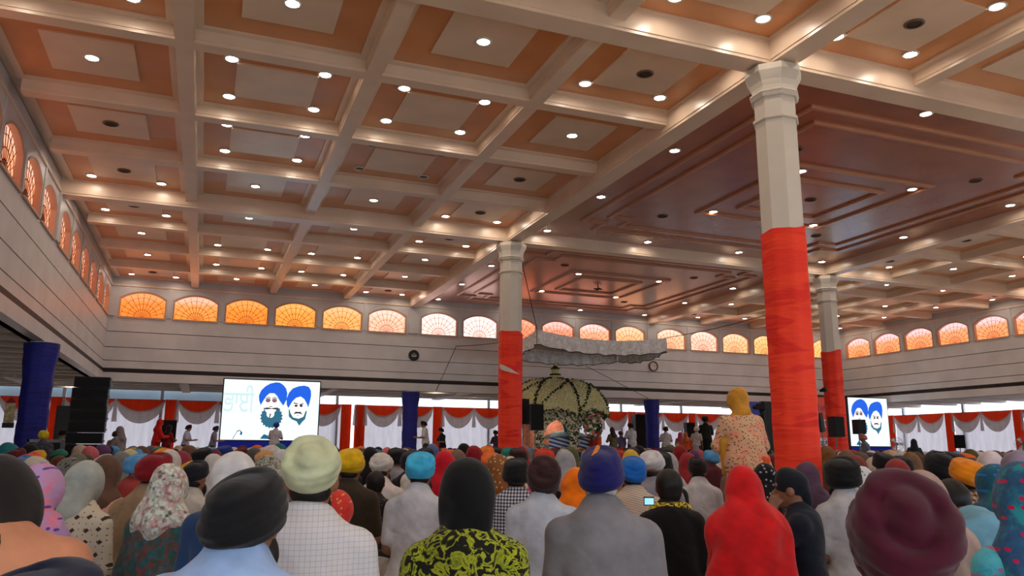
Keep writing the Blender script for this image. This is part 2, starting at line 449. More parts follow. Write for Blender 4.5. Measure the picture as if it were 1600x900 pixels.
def window(loc, rz, c_low, c_top, e, parent=None):
    WN[0] += 1
    m = MB().poly(pane_geo).build('window_%d' % WN[0], glass(c_low, c_top, e))
    m.location = loc; m.rotation_euler = (0, 0, rz); struct(m)
    link('leading', lead_me, m, (0, -.018, 0)); link('window_frame', wframe_me, m)
    return m
def window_wall(parent, L, centres, to_world, ztop):
    """wall strip between sill and ceiling with arched holes; local s along the wall, d outward depth"""
    m = MB(); xs = [0]
    def q(s0, z0, s1, z1): m.poly([to_world(s0, 0, z0), to_world(s1, 0, z0), to_world(s1, 0, z1), to_world(s0, 0, z1)])
    last = 0
    for c in centres:
        q(last, ZSILL, c-WW/2, ztop)
        pts = [(x+c, z+ZSILL) for x, z in AP][1:-1]
        for a, b in zip(pts[:-1], pts[1:]):
            m.poly([to_world(a[0], 0, a[1]), to_world(b[0], 0, b[1]), to_world(b[0], 0, ztop), to_world(a[0], 0, ztop)])
        last = c+WW/2
    q(last, ZSILL, L, ztop)
    return m.build('window_band', M_WALL, parent)

OR1, OR2, PK, WH = (255, 138, 44), (255, 176, 92), (255, 170, 130), (255, 232, 226)
# back wall: its windows run from deep amber (left) over white to salmon and pale amber
back_cols = [((255,140,48),(255,170,110),.95), ((255,150,52),(255,196,170),1.0), ((255,142,44),(255,170,90),1.0), ((255,160,62),(255,186,100),1.0), ((255,178,96),(255,196,140),1.05), ((255,200,168),(255,220,206),1.05),
             ((255,232,224),(255,240,236),1.1), ((255,236,230),(255,244,240),1.12), ((255,150,110),(255,180,150),1.0), ((255,150,108),(255,206,200),1.0), ((255,170,120),(255,216,214),1.05), ((255,190,130),(255,214,180),1.05),
             ((255,196,150),(255,222,200),1.05), ((255,206,180),(255,226,214),1.05), ((255,196,140),(255,216,180),1.05), ((255,196,120),(255,212,150),1.05), ((255,190,130),(255,210,160),1.0), ((255,206,120),(255,214,150),1.0)]
wall_back = struct(MB().box(XL-.3, XR+.3, YB+.16, YB+.3, ZFAS, ZC).build('wall_back', M_WALL))
def board(parent, a, b, z0, z1, axis, pos, sgn):
    m = MB(); g = .012
    if axis == 'x': m.box(a, b, min(pos, pos+.16*sgn), max(pos, pos+.16*sgn), z0+g, z1-g)
    else: m.box(min(pos, pos+.16*sgn), max(pos, pos+.16*sgn), a, b, z0+g, z1-g)
    m.build('wall_board', M_WALL, parent)
ZG = [ZBAND, 3.90, 4.36, 4.90, ZSILL]
wall_left = struct(MB().box(XL-.3, XL-.16, YN, YB+.3, ZFAS, ZC).build('wall_left', M_WALL))
wall_right = struct(MB().box(XR+.16, XR+.3, YN, YB+.3, ZFAS, ZC).build('wall_right', M_WALL))
for z0, z1 in zip(ZG[:-1], ZG[1:]):
    board(wall_back, XL-.16, XR+.16, z0, z1, 'x', YB, 1)
    board(wall_left, YN, YB, z0, z1, 'y', XL, -1); board(wall_right, YN, YB, z0, z1, 'y', XR, 1)
cb = []
for bi, x0 in enumerate((XL, PX, XM)): cb += [x0+BX/2+(i-2.5)*WP-XL for i in range(6)]
window_wall(wall_back, XR-XL, cb, lambda s, d, z: (XL+s, YB, z), ZC)
for c, (a, b_, e) in zip(cb, back_cols): window((XL+c, YB+.12, ZSILL), 0, a, b_, e)
cl = []
for y0 in (YN, PY, YM): cl += [y0+BY/2+(i-2.5)*WP-YN for i in range(6)]
window_wall(wall_left, YB-YN, cl, lambda s, d, z: (XL, YN+s, z), ZC)
window_wall(wall_right, YB-YN, cl, lambda s, d, z: (XR, YN+s, z), ZC)
for k, c in enumerate(cl):
    if k >= 7: window((XL-.12, YN+c, ZSILL), PI/2, (255,172,124), (255,206,180), .9)
    if k >= 10: window((XR+.12, YN+c, ZSILL), -PI/2, (255,158,88), (240,214,222), 1.0)
# pilaster strips, frieze bead, sill bead
def strip(parent, x0, x1, y0, y1, z0, z1, name='pilaster', mat=None): MB().box(x0, x1, y0, y1, z0, z1).build(name, mat or M_WALL, parent)
for bi, x0 in enumerate((XL, PX, XM, XR)):
    strip(wall_back, x0-.2, x0+.2, YB-.05, YB+.02, ZSILL, ZB)
for bi, x0 in enumerate((XL, PX, XM)):
    for i in range(5):
        c = x0+BX/2+(i-2)*WP; strip(wall_back, c-.05, c+.05, YB-.025, YB+.02, ZSILL+.02, 6.5)
for y0 in (YN, PY, YM):
    for i in range(5):
        c = y0+BY/2+(i-2)*WP
        strip(wall_left, XL-.02, XL+.025, c-.05, c+.05, ZSILL+.02, 6.5); strip(wall_right, XR-.025, XR+.02, c-.05, c+.05, ZSILL+.02, 6.5)
    strip(wall_left, XL-.02, XL+.05, y0-.2, y0+.2, ZSILL, ZB); strip(wall_right, XR-.05, XR+.02, y0-.2, y0+.2, ZSILL, ZB)
strip(wall_back, XL, XR, YB-.04, YB+.02, 6.5, 6.56, 'frieze_bead', M_CREAM)
strip(wall_left, XL-.02, XL+.04, YN, YB, 6.5, 6.56, 'frieze_bead', M_CREAM); strip(wall_right, XR-.04, XR+.02, YN, YB, 6.5, 6.56, 'frieze_bead', M_CREAM)
# dark band and fascia beam
trims = []
def trim(n, x0, x1, y0, y1, z0, z1, mat): return struct(MB().box(x0, x1, y0, y1, z0, z1).build('trim_%d' % n, mat))
trim(1, XL-.02, XR+.02, YB-.03, YB+.17, 3.49, ZBAND-.003, M_BANDD)
trim(2, XL-.17, XL+.03, YN, YB-.03, 3.49, ZBAND-.003, M_BANDD)
trim(3, XR-.03, XR+.17, YN, YB-.03, 3.49, ZBAND-.003, M_BANDD)
trim(4, XL-.3, XR+.3, YB-.06, YB+.30, ZFAS, 3.49, M_WALL)
trim(5, XL-.30, XL+.06, YN, YB-.06, ZFAS, 3.49, M_WALL)
trim(6, XR-.06, XR+.30, YN, YB-.06, ZFAS, 3.49, M_WALL)

# ---- aisles: lower ceiling with joists, clerestory strip, outer walls
aisle = struct(MB().box(XL-6, XO, YB+.3, YO, 3.50, 3.6).box(XL-6, XL-.3, YN, YB+.3, 3.50, 3.6).box(XR+.3, XO, YN, YB+.3, 3.50, 3.6).build('ceiling_aisle', paint('aisle_ceiling', (178, 158, 142), .6, .06)))
M_JOIST = paint('aisle_joist', (205, 196, 186), .6, .05)
jn = 0
def joist(x0, x1, y0, y1, z0=3.26): MB().box(x0, x1, y0, y1, z0, 3.5).build('joist', M_JOIST, aisle)
for k in range(5): joist(XL-6, XO, YB+.95+k*1.05, YB+1.2+k*1.05)
for k in range(18):
    y = PY-2+k*1.3
    if y < YB-.2: joist(XL-6, XL-.3, y, y+.28); joist(XR+.3, XO, y, y+.28)
x = XL-2.8
while x < XO:
    joist(x-.16, x+.16, YB+.3, YO, 3.22); x += BX/2
# open sides closed only by cloth: posts and a top rail, sky above the curtains; a solid pale wall strip at the far left
M_POST = paint('aisle_post', (200, 206, 210), .5, .05)
WN_P = 0
rail = struct(MB().box(XL-6, XO, YO-.05, YO+.05, 3.40, 3.5).box(XO-.05, XO+.05, YN, YO, 3.40, 3.5).box(XL-6.05, XL-5.95, YN, YO, 3.3, 3.5).build('trim_7', M_POST))
for k in range(13): MB().box(XL-5.5+k*3.58-.06, XL-5.5+k*3.58+.06, YO-.06, YO+.06, 0, 3.4).build('post', M_POST, rail)
for k in range(6): MB().box(XO-.06, XO+.06, YO-.2-k*3.6-.06, YO-.2-k*3.6+.06, 0, 3.4).build('post', M_POST, rail)
struct(MB().box(XL-6, 3.9, YO+.35, YO+.5, 2.7, 3.5).build('wall_lintel', paint('pale_blue_wall', (176, 196, 206), .6, .05)))
struct(MB().box(XL-6.3, XL-6.1, YN, YO, 0, 3.5).build('wall_aisle_left', M_WALL))
wall_rear = struct(MB().box(XL-.3, XR+.3, YN-.3, YN-.1, ZFAS, ZC).build('wall_rear', M_WALL))
MB().box(XL-.3, XR+.3, YN-.1, YN, ZFAS, ZC+.2).build('wall_panel', M_WALL, wall_rear)
for (x, y, wd) in ((XL-3.2, 24.6, 'left of the blue column'), (XL-2.6, 32.2, 'far left'), (XL-1.6, 34.9, 'behind the loudspeaker stack'), (8.9, 31.6, 'right of the middle blue column'), (11.2, 33.2, 'left of the torn red column'), (22.2, 33.0, 'right of the right blue column')):
    downlight(x, y, 3.5, 'small lit downlight under the low aisle ceiling, '+wd, 'aisle downlights')

# ---- columns
M_COLW = paint('white_column_paint', (214, 206, 194), .5, .04)
def wrap_mat(c1, c2, name):
    """thin cloth wound round a column: where two turns overlap the colour is deeper"""
    m, nt, b = nodes_of(name)
    v = mapping(nt, (.55, .55, 2.6), (.30, .22, 0))
    wv = tex(nt, 'Noise', v, Scale=1.15, Detail=3.0, Distortion=.6)
    r = ramp(nt, [(.30, c2), (.44, c2), (.47, c1), (.57, c1), (.60, tuple(.5*x+.5*y for x, y in zip(c1, c2)))]); nt.links.new(wv.outputs['Fac'], r.inputs['Fac'])
    nt.links.new(r.outputs[0], b.inputs['Base Color']); b.inputs['Roughness'].default_value = .7
    f = tex(nt, 'Noise', mapping(nt, (1.5, 1.5, 9), (.16, .1, 0)), Scale=1.6, Detail=3.0)
    bump(nt, b, f.outputs['Fac'], .5, .04)
    return m
M_RED = wrap_mat((255, 62, 26), (236, 36, 14), 'red_column_cloth')
M_BLUE = wrap_mat((20, 26, 132), (17, 22, 116), 'blue_column_cloth')
oct8 = PI/8
def cloth_wrap(ztop, r0, r1, flare=0.0, seed=0, slant=.05, flat=.012):
    rnd = random.Random(seed); m = MB(); n = 32; nz = 44; V = []
    ph = [rnd.uniform(0, 6.28) for _ in range(6)]
    for j in range(nz+1):
        t = j/nz; R = r0+(r1-r0)*t
        if flare: R += flare*max(0, (t-.80)/.20)**.7
        for k in range(n):
            a = 2*PI*k/n
            # octagon radius + winding folds
            q = ((a+PI/8) % (PI/4))-PI/8; oc = math.cos(PI/8)/math.cos(q)
            zz = ztop*t+(slant*math.sin(a+ph[0])+.4*slant*math.sin(3*a+ph[1]))*t
            fold = flat*(math.sin(9*zz+1.4*math.sin(a+ph[2])+ph[3])+.6*math.sin(23*zz+2*math.sin(a+ph[4])))
            rr = R*oc+fold*.5
            V.append((rr*math.cos(a), rr*math.sin(a), zz))
    Fs = [(j*n+k, j*n+(k+1) % n, (j+1)*n+(k+1) % n, (j+1)*n+k) for j in range(nz) for k in range(n)]
    return m.add(V, Fs)
def hall_column(x, y, label, ztop, seed):
    t = thing('hall_column', label, 'column', (x, y, 0), 0, None)
    MB().lathe([(.292, 0), (.298, 6.0)], 8, rot=oct8).build('shaft', M_COLW, t)
    MB().lathe([(.30, 5.955), (.335, 5.96), (.35, 5.99), (.335, 6.0), (.36, 6.03), (.345, 6.05), (.325, 6.06)], 8, rot=oct8).build('neck_ring', M_COLW, t)
    MB().lathe([(.32, 6.06), (.325, 6.12), (.345, 6.20), (.385, 6.28), (.41, 6.33), (.41, 6.42), (.30, ZB)], 8, rot=oct8).build('capital', M_COLW, t)
    MB().lathe([(.318, 5.62), (.328, 5.63), (.328, 5.66), (.318, 5.67)], 8, rot=oct8).build('shaft_bead', M_COLW, t)
    cloth_wrap(ztop, .306, .318, 0, seed, .05, .007).build('cloth_wrap', M_RED, t, True)
    return t
hall_column(PX, PY, 'big white octagonal column wrapped in red cloth, nearest of the three', 4.03, 3)
c2 = hall_column(PX, YM, 'white octagonal column with torn red cloth, left of the flower shrine', 4.0, 5)
hall_column(XM, YM, 'white octagonal column with red cloth, beside the right-hand screen', 4.08, 8)
# the tear in the cloth of the second column shows the white shaft
def tear(u, v):
    a = -3.05+u*2.0; z = 3.13-.24*u+(v-.5)*.17*(math.sin(PI*min(1, .12+u*.88))**.8)*(1.15-u)
    q = ((a+PI/8) % (PI/4))-PI/8; rr = .320*math.cos(PI/8)/math.cos(q)+.016
    return (rr*math.cos(a), rr*math.sin(a), z)
MB().grid(tear, 24, 3).build('torn_flap', M_COLW, c2, True)['label'] = 'white torn flap of lining cloth'
def aisle_column(x, y, label, seed):
    t = thing('aisle_column', label, 'column', (x, y, 0))
    MB().lathe([(.235, 0), (.235, 3.19)], 8, rot=oct8).build('shaft', M_COLW, t)
    cloth_wrap(3.16, .285, .30, .055, seed, .012, .014).build('cloth_wrap', M_BLUE, t, True)
aisle_column(XL, YM, 'thick blue cloth-wrapped column at the far left beside the loudspeaker stack', 1)
aisle_column(PX, YB+.12, 'blue cloth-wrapped column under the black round clock', 2)
aisle_column(XM, YB+.12, 'blue cloth-wrapped column under the white round clock', 4)
# ================================================================== FURNISHINGS
# ---- draped curtains closing the aisles
def sheer(name, c, tr=.6):
    """thin cloth lit through from outside"""
    m, nt, b = nodes_of(name); out = nt.nodes['Material Output']
    t = nt.nodes.new('ShaderNodeBsdfTranslucent'); mx = nt.nodes.new('ShaderNodeMixShader'); mx.inputs[0].default_value = tr
    n = tex(nt, 'Noise', mapping(nt, (3, 3, .5)), Scale=2.0, Detail=3.0)
    r = ramp(nt, [(.3, tuple(x*.92 for x in c)), (.7, c)]); nt.links.new(n.outputs['Fac'], r.inputs['Fac'])
    nt.links.new(r.outputs[0], b.inputs['Base Color']); nt.links.new(r.outputs[0], t.inputs['Color']); b.inputs['Roughness'].default_value = .9
    nt.links.new(b.outputs[0], mx.inputs[1]); nt.links.new(t.outputs[0], mx.inputs[2]); nt.links.new(mx.outputs[0], out.inputs['Surface'])
    return m
M_DRAPE = sheer('white_drape', (198, 188, 190), .55)
M_SWAGW = sheer('white_swag', (220, 206, 200), .3)
M_ORANGE = sheer('orange_drape', (240, 62, 22), .35)
HC = 2.90
def pleated(x0, x1, z0, z1, amp, waves, y=0.0):
    def f(u, v): return (x0+(x1-x0)*u, y-amp*math.sin(u*waves*2*PI)*(.6+.4*(1-v)), z0+(z1-z0)*v)
    return MB().grid(f, max(8, int(waves*8)), 6)
def swag_meshes(w_):
    """orange upper lune and white lower scallop, both bellying forward"""
    def orange(u, v):
        dpt = .50*(1-(2*u-1)**2)**.9+.02
        return (w_*u, -.10-.07*math.sin(PI*v)*math.sin(PI*u), HC-dpt*v)
    def white(u, v):
        up = .46*(1-(2*u-1)**2)**.9; lo = .92*(1-(2*u-1)**2)**.62+.05
        x = w_*u
        return (x, -.13-.05*math.sin(PI*v)*math.sin(PI*u)-.018*math.sin(v*5*2*PI)*math.sin(PI*u), HC+.01-(up+(lo-up)*v))
    return MB().grid(orange, 18, 6).mesh('orange_swag', M_ORANGE, True), MB().grid(white, 18, 20).mesh('white_swag', M_SWAGW, True)
SWAGS = {}
def curtain_bay(org, rz, width, label, right_pole=True, seed=0):
    t = thing('draped_curtain', label, 'curtain', org, rz, 'aisle curtains')
    pw_ = .46
    pleated(0, width-.02, 0, HC, .035, 9).build('white_backcloth', M_DRAPE, t, True)
    n = 2; w_ = round((width-pw_)/n, 2)
    if w_ not in SWAGS: SWAGS[w_] = swag_meshes(w_)
    for i in range(n):
        link('orange_swag', SWAGS[w_][0], t, (i*w_, 0, 0)); link('white_swag', SWAGS[w_][1], t, (i*w_, 0, 0))
        MB().grid(lambda u, v: (i*w_+(u-.5)*(.10+.10*(1-v)), -.12-.02*math.sin(u*9), HC-.9*(1-v)), 6, 8).build('white_tail', M_SWAGW, t, True)
    pleated(width-pw_, width, 0, HC+.03, .03, 5, -.09).build('orange_drape', M_ORANGE, t, True)
    MB().box(0, width, -.03, .0, HC-.02, HC+.02).build('curtain_rail', paint('blue_rail', (60, 70, 120), .5, .1), t)
    return t
xb = [-9.2, -5.25, -1.10, 2.5, 6.08]
yb_ = [6.70, 10.30, 13.8, 17.2, 20.55, 24.15, 27.6, 31.0, 34.6]
names_b = ['far left behind the blue column', 'left behind the loudspeaker stack', 'left, beside the big left screen', 'right edge of the left screen', ]
for i in range(4): curtain_bay((xb[i], YO-.08, 0), 0, xb[i+1]-xb[i], 'orange and white swagged curtain at the back, '+names_b[i])
names_c = ['just right of the double orange drape', 'between blue column and red column', 'behind the flower shrine', 'right of the flower shrine', 'behind the right blue column', 'behind the standing woman', 'hidden corner', 'back right corner']
xo = 6.24
for i, x1 in enumerate(yb_):
    if i == len(yb_)-1: break
    curtain_bay((xo, YO-.08, 0), 0, x1-xo if i == 0 else x1-xo, 'orange and white swagged curtain at the back, '+(names_c[i] if i else 'narrow strip by the double drape')); xo = x1
yy = 32.45; k = 0
for lab in ('right wall curtain beside the right screen', 'right wall curtain with a black loudspeaker before it', 'right wall curtain at the right edge', 'right wall curtain past the right edge'):
    curtain_bay((XO-.08, yy, 0), -PI/2, 3.6, lab+', orange and white swags'); yy -= 3.6
curtain_bay((XO-.08, YO-.1, 0), -PI/2, YO-.1-32.45, 'right wall curtain in the far corner, orange and white swags')

# ---- low stage along the back
stage = tag(MB().box(-2.6, 20.5, 25.6, YB-.4, 0, .38).build('stage', F((196, 186, 176)) if False else paint('stage_cloth', (206, 196, 186), .8, .06)), 'low white stage along the back of the hall', 'stage')

# ---- LED screens
def disc_pts(cx, cz, rx, rz, n=28, a0=0, a1=2*PI): return [(cx+rx*math.cos(a0+(a1-a0)*k/n), cz+rz*math.sin(a0+(a1-a0)*k/n)) for k in range(n)]
def screen(x0, x1, y, z0, z1, label, rz=0):
    W, Hh = x1-x0, z1-z0
    t = thing('led_screen', label, 'screen', (x0, y, z0))
    MB().box(-.04, W+.04, 0, .14, -.04, Hh+.04).build('casing', M_BLACK, t)
    e = 1.0
    face = MB().box(0, W, -.012, -.001, 0, Hh).build('display', emit('screen_white', (226, 250, 255), e), t)
    MB().box(-.05, W+.05, -.05, .5, .38-z0, -.04).build('base_skirt', paint('blue_skirt', (20, 40, 190), .7, .1), t)
    def P2(pts, lay, mat, name):
        MB().prism([(x*W, -.012-.002*lay, z*Hh) for x, z in pts], (0, -1, 0), .0015).build(name, mat, face)
    BL = emit('screen_blue', (0, 96, 232), .8); BD = emit('screen_dark_blue', (10, 74, 150), .65); TE = emit('screen_teal', (40, 120, 150), .6)
    WHT = emit('screen_skin', (255, 250, 246), .95); DK = emit('screen_dark', (34, 30, 46), .6); GR = emit('screen_grey', (200, 228, 234), .88); RO = emit('screen_rose', (150, 110, 120), .65)
    # bearded man, left: turban, face, beard
    P2([(.365,.66),(.36,.74),(.38,.83),(.42,.90),(.47,.95),(.53,.975),(.57,.97),(.61,.93),(.64,.87),(.655,.79),(.65,.68),(.62,.58),(.58,.66),(.55,.74),(.52,.785),(.47,.785),(.44,.74),(.41,.66),(.385,.58)], 1, BL, 'picture_turban')
    P2([(.47,.785),(.52,.785),(.55,.72),(.56,.62),(.55,.50),(.52,.44),(.46,.44),(.43,.50),(.42,.62),(.44,.72)], 2, WHT, 'picture_face')
    bd = []
    for k in range(40):
        a = 2*PI*k/40; q = 1+.14*(k % 2); bd.append((.505+.105*math.cos(a)*q, .385+.17*math.sin(a)*q))
    P2(bd, 1, TE, 'picture_beard')
    P2(disc_pts(.492, .435, .040, .065), 3, WHT, 'picture_microphone_disc')
    P2([(.485,.44),(.50,.44),(.487,.36),(.478,.36)], 4, DK, 'picture_microphone')
    for cx in (.458, .525):
        P2(disc_pts(cx, .665, .026, .035, 16), 3, RO, 'picture_eye_shadow'); P2([(cx-.03,.70),(cx,.725),(cx+.03,.705),(cx+.028,.695),(cx,.712),(cx-.028,.69)], 4, DK, 'picture_brow')
        P2([(cx-.024,.65),(cx,.637),(cx+.024,.65),(cx,.644)], 4, DK, 'picture_eyelid')
    P2([(.455,.575),(.475,.56),(.49,.57),(.505,.56),(.525,.575),(.505,.55),(.475,.55)], 4, RO, 'picture_nose')
    P2([(.41,.53),(.46,.545),(.50,.53),(.54,.545),(.59,.53),(.56,.51),(.50,.52),(.44,.51)], 4, DK, 'picture_moustache')
    # younger man, right
    P2([(.655,.60),(.65,.70),(.67,.80),(.71,.88),(.77,.92),(.83,.935),(.88,.915),(.905,.85),(.91,.76),(.90,.66),(.885,.56),(.87,.62),(.84,.70),(.80,.745),(.75,.72),(.71,.65),(.675,.54)], 1, BL, 'picture_turban')
    P2([(.68,.52),(.685,.40),(.72,.35),(.77,.32),(.80,.245),(.83,.31),(.86,.36),(.875,.50),(.86,.50),(.84,.40),(.79,.365),(.73,.385),(.70,.46),(.69,.52)], 2, TE, 'picture_beard')
    P2([(.80,.745),(.84,.70),(.868,.60),(.862,.50),(.84,.40),(.79,.365),(.73,.385),(.70,.46),(.695,.58),(.75,.72)], 1, WHT, 'picture_face')
    P2([(.725,.64),(.775,.625),(.775,.61),(.73,.62)], 3, DK, 'picture_brow'); P2([(.79,.61),(.835,.635),(.832,.615),(.79,.595)], 3, DK, 'picture_brow')
    for cx in (.755, .81): P2(disc_pts(cx, .585, .017, .02, 12), 3, DK, 'picture_eye')
    P2([(.73,.435),(.755,.485),(.78,.48),(.805,.485),(.83,.435),(.805,.45),(.78,.455),(.755,.45)], 3, DK, 'picture_moustache')
    P2([(.755,.425),(.78,.412),(.805,.425),(.78,.42)], 3, DK, 'picture_mouth')
    P2([(.40,.02),(.41,.02),(.44,.10),(.52,.05),(.60,.022),(.60,.01),(.52,.035),(.43,.085)], 2, TE, 'picture_cable')
    P2([(.12,.01),(.128,.01),(.165,.13),(.19,.15),(.20,.12),(.208,.12),(.196,.165),(.165,.15)], 2, TE, 'picture_gooseneck'); P2([(.195,.08),(.215,.08),(.218,.13),(.20,.14)], 3, BD, 'picture_microphone')
    # faint Gurmukhi lettering at the left of the picture
    try:
        cu = bpy.data.curves.new('lettering', 'FONT'); cu.body = '\u0a2d\u0a3e\u0a08'; cu.size = Hh*.50; cu.extrude = .0006; cu.materials.append(GR)
        o = link('lettering', cu, face, (W*.005, -.016, Hh*.46)); o.rotation_euler = (PI/2, 0, 0)
        bpy.context.view_layer.update(); me = bpy.data.meshes.new_from_object(o.evaluated_get(bpy.context.evaluated_depsgraph_get()))
        bpy.data.objects.remove(o); o = link('lettering', me, face, (W*.005, -.016, Hh*.46)); o.rotation_euler = (PI/2, 0, 0)
        bx_ = max([v.co.x for v in me.vertices] or [1]); o.scale = (min(1, .31*W/max(bx_, .01)), 1, 1)
    except Exception as ex: print('lettering', ex)
    return t
screen(.54, 3.80, 29.15, 1.27, 3.34, 'big lit screen with two blue-turbaned portraits, left of centre')
screen(25.35, 28.62, 27.2, 1.24, 3.34, 'lit screen with two portraits partly hidden by the red column, right')

# ---- clocks on the back wall
t = thing('wall_clock', 'black round wall clock with white emblem above the blue column', 'clock', (7.41, YB-.05, 4.57))
def disc_y(r, d, y0, n=32): 
    m = MB(); pts = [(r*math.cos(2*PI*k/n), y0, r*math.sin(2*PI*k/n)) for k in range(n)]; return m.prism(pts, (0, -1, 0), d)
disc_y(.21, .03, .03).build('case', M_BLACK, t); disc_y(.165, .006, .0).build('dial', paint('dark_dial', (44, 40, 38), .5, .1), t)
em = MB().prism([(-.012,-.012,-.06),(.012,-.012,-.06),(.006,-.012,.09),(-.006,-.012,.09)], (0,-1,0), .004)
for s_ in (-1, 1):
    em.prism([(s_*(.03+.055*math.sin(PI*q)), -.012, -.05+.12*q) for q in np.linspace(0, 1, 8)]+[(s_*(.03+.035*math.sin(PI*q)), -.012, -.05+.12*q) for q in np.linspace(1, 0, 8)], (0,-1,0), .004)
    em.prism([(s_*.01,-.012,-.035),(s_*.10,-.012,-.015),(s_*.10,-.012,-.035),(s_*.03,-.012,-.06)], (0,-1,0), .004)
em.build('emblem', M_WHITEP, t)
t = thing('wall_clock', 'white-faced wall clock with dark red rim, right of the canopy', 'clock', (18.15, YB-.05, 4.61))
m = MB(); n = 36
ringp = [(.185, .03), (.225, .02), (.225, -.02), (.19, -.03), (.185, .0)]
V = [(r*math.cos(2*PI*k/n), y, r*math.sin(2*PI*k/n)) for r, y in ringp for k in range(n)]
m.add(V, [(i*n+k, (i+1)*n+k, (i+1)*n+(k+1) % n, i*n+(k+1) % n) for i in range(len(ringp)-1) for k in range(n)]).build('rim', paint('clock_rim', (96, 24, 22), .4, .1), t)
disc_y(.188, .02, .02).build('dial', paint('clock_face', (206, 200, 192), .5, .02), t)
hm = MB().prism([(-.008,-.004,-.02),(.008,-.004,-.02),(.075,-.004,.035),(.070,-.004,.045)], (0,-1,0), .003).prism([(-.01,-.008,.0),(.0,-.008,-.012),(.09,-.008,-.03),(.092,-.008,-.02)], (0,-1,0), .003)
hm.build('hands', M_BLACK, t)
tm = MB()
for k in range(12):
    a = 2*PI*k/12; tm.box(.15*math.cos(a)-.008, .15*math.cos(a)+.008, -.005, 0, .15*math.sin(a)-.012, .15*math.sin(a)+.012)
tm.build('hour_marks', M_BLACK, t)

# ---- fabric canopy hung above the shrine
CX0, CX1, CY0, CY1, CZ = 10.35, 15.45, 24.45, 28.0, 5.02
def sag(u, v): return -.42*(4*u*(1-u))*.55-.18*(4*v*(1-v))
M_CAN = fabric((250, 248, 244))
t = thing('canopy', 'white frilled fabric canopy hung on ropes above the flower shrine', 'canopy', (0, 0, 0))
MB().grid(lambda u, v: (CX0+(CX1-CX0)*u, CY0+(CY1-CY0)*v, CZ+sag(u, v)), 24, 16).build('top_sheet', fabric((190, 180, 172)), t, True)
def valance(p0, p1, nrm, L, name):
    def f(u, v):
        x = p0[0]+(p1[0]-p0[0])*u; y = p0[1]+(p1[1]-p0[1])*u
        uu = (x-CX0)/(CX1-CX0); vv = (y-CY0)/(CY1-CY0)
        w_ = .055*math.sin(u*L*2*PI*2.2+.8*math.sin(u*31))*(1-v*.6)
        return (x+nrm[0]*(w_+.02), y+nrm[1]*(w_+.02), CZ+sag(uu, vv)-.52*(1-v)+.02*math.sin(u*L*9)*(1-v))
    o = MB().grid(f, int(L*26), 6).build(name, M_CAN, t, True)
    hem = MB().tube([Vector(f(k/(L*26), 0)) for k in range(int(L*26)+1)], .014, 4).build('hem', M_ROPE, o); return o
valance((CX0, CY0), (CX1, CY0), (0, -1), CX1-CX0, 'front_valance'); valance((CX0, CY1), (CX1, CY1), (0, 1), CX1-CX0, 'back_valance')
valance((CX0, CY0), (CX0, CY1), (-1, 0), CY1-CY0, 'side_valance'); valance((CX1, CY0), (CX1, CY1), (1, 0), CY1-CY0, 'side_valance')
def rope(a, b, label, sagz=.0, r=.012):
    a, b = Vector(a), Vector(b); pts = [a.lerp(b, k/10)-Vector((0, 0, sagz*4*(k/10)*(1-k/10))) for k in range(11)]
    o = MB().tube([p-a for p in pts], r, 5).build('rope', M_ROPE); o.location = a; tag(o, label, 'rope')
rope((CX0, CY0, CZ), (PX+.40, YM+.2, 6.0), 'thin rope from the canopy corner up to the middle white column')
rope((CX1, CY0, CZ), (XM-.40, YM+.2, 5.7), 'thin rope from the canopy corner to the far red-wrapped column', .12)
rope((CX0, CY1, CZ), (PX+1.75, YB-.05, 5.02), 'thin rope from the canopy back corner to the wall under the windows', .03)
rope((PX+1.75, YB-.06, 5.02), (PX+.95, YB-.1, 3.22), 'thin cable slanting down the back wall left of the middle column')
rope((CX1-1.5, CY1, CZ-.75), (XM-.3, YB-.1, 3.2), 'thin cable slanting from the canopy to the right blue column')

# ---- flower-covered shrine
SX, SY, SZ = 12.62, 28.0, .38
shr = thing('flower_shrine', 'domed shrine covered in cream flowers and green garlands', 'shrine', (SX, SY, 0))
M_FLW = paint('cream_flowers', (238, 234, 196), .8, .15, 30); M_FLG = paint('greenish_flowers', (222, 220, 154), .8, .2, 30); M_LEAF = paint('garland_leaves', (40, 52, 24), .7, .3, 20)
M_WF = paint('white_flowers', (240, 240, 226), .8, .1, 30)
RO_, RH = 2.02, 1.16        # dome half width, height
def dome_pt(a, t_):
    """a round the dome, t from rim (0) to top (1); eight gores with drooping scalloped rim"""
    g = (a % (PI/4))/(PI/4); sc = .12*math.cos((g-.5)*PI)
    r = RO_*(math.cos(t_*PI/2)**.80)*(1-.05*math.cos((g-.5)*2*PI)*(1-t_)); z = 2.50+RH*(math.sin(t_*PI/2)**.95)-(.05+.26*abs(2*g-1)**2.0)*(1-t_)**3
    return Vector((r*math.cos(a), r*math.sin(a), z))
def dm(u, v): return dome_pt(u*2*PI+PI/8, v)
MB().grid(dm, 64, 18).build('dome', M_FLG, shr, True)
def petals(points, normals, r, mats, name, seed, parent):
    """many small flower heads: low six-sided cups"""
    rnd = random.Random(seed); m = MB(); n = 5
    for p, nn in zip(points, normals):
        nn = Vector(nn).normalized(); a = nn.orthogonal().normalized(); b = nn.cross(a); q = r*rnd.uniform(.7, 1.25); ph = rnd.uniform(0, 6)
        c = Vector(p)+nn*q*rnd.uniform(.0, .5); V = [c+nn*q*.75]+[c+(a*math.cos(ph+2*PI*k/n)+b*math.sin(ph+2*PI*k/n))*q for k in range(n)]
        m.add(V, [(0, 1+k, 1+(k+1) % n) for k in range(n)], rnd.randrange(len(mats)))
    o = m.build(name, mats, parent); o['kind'] = 'stuff'; return o
pts, nrm = [], []
rnd = random.Random(4)
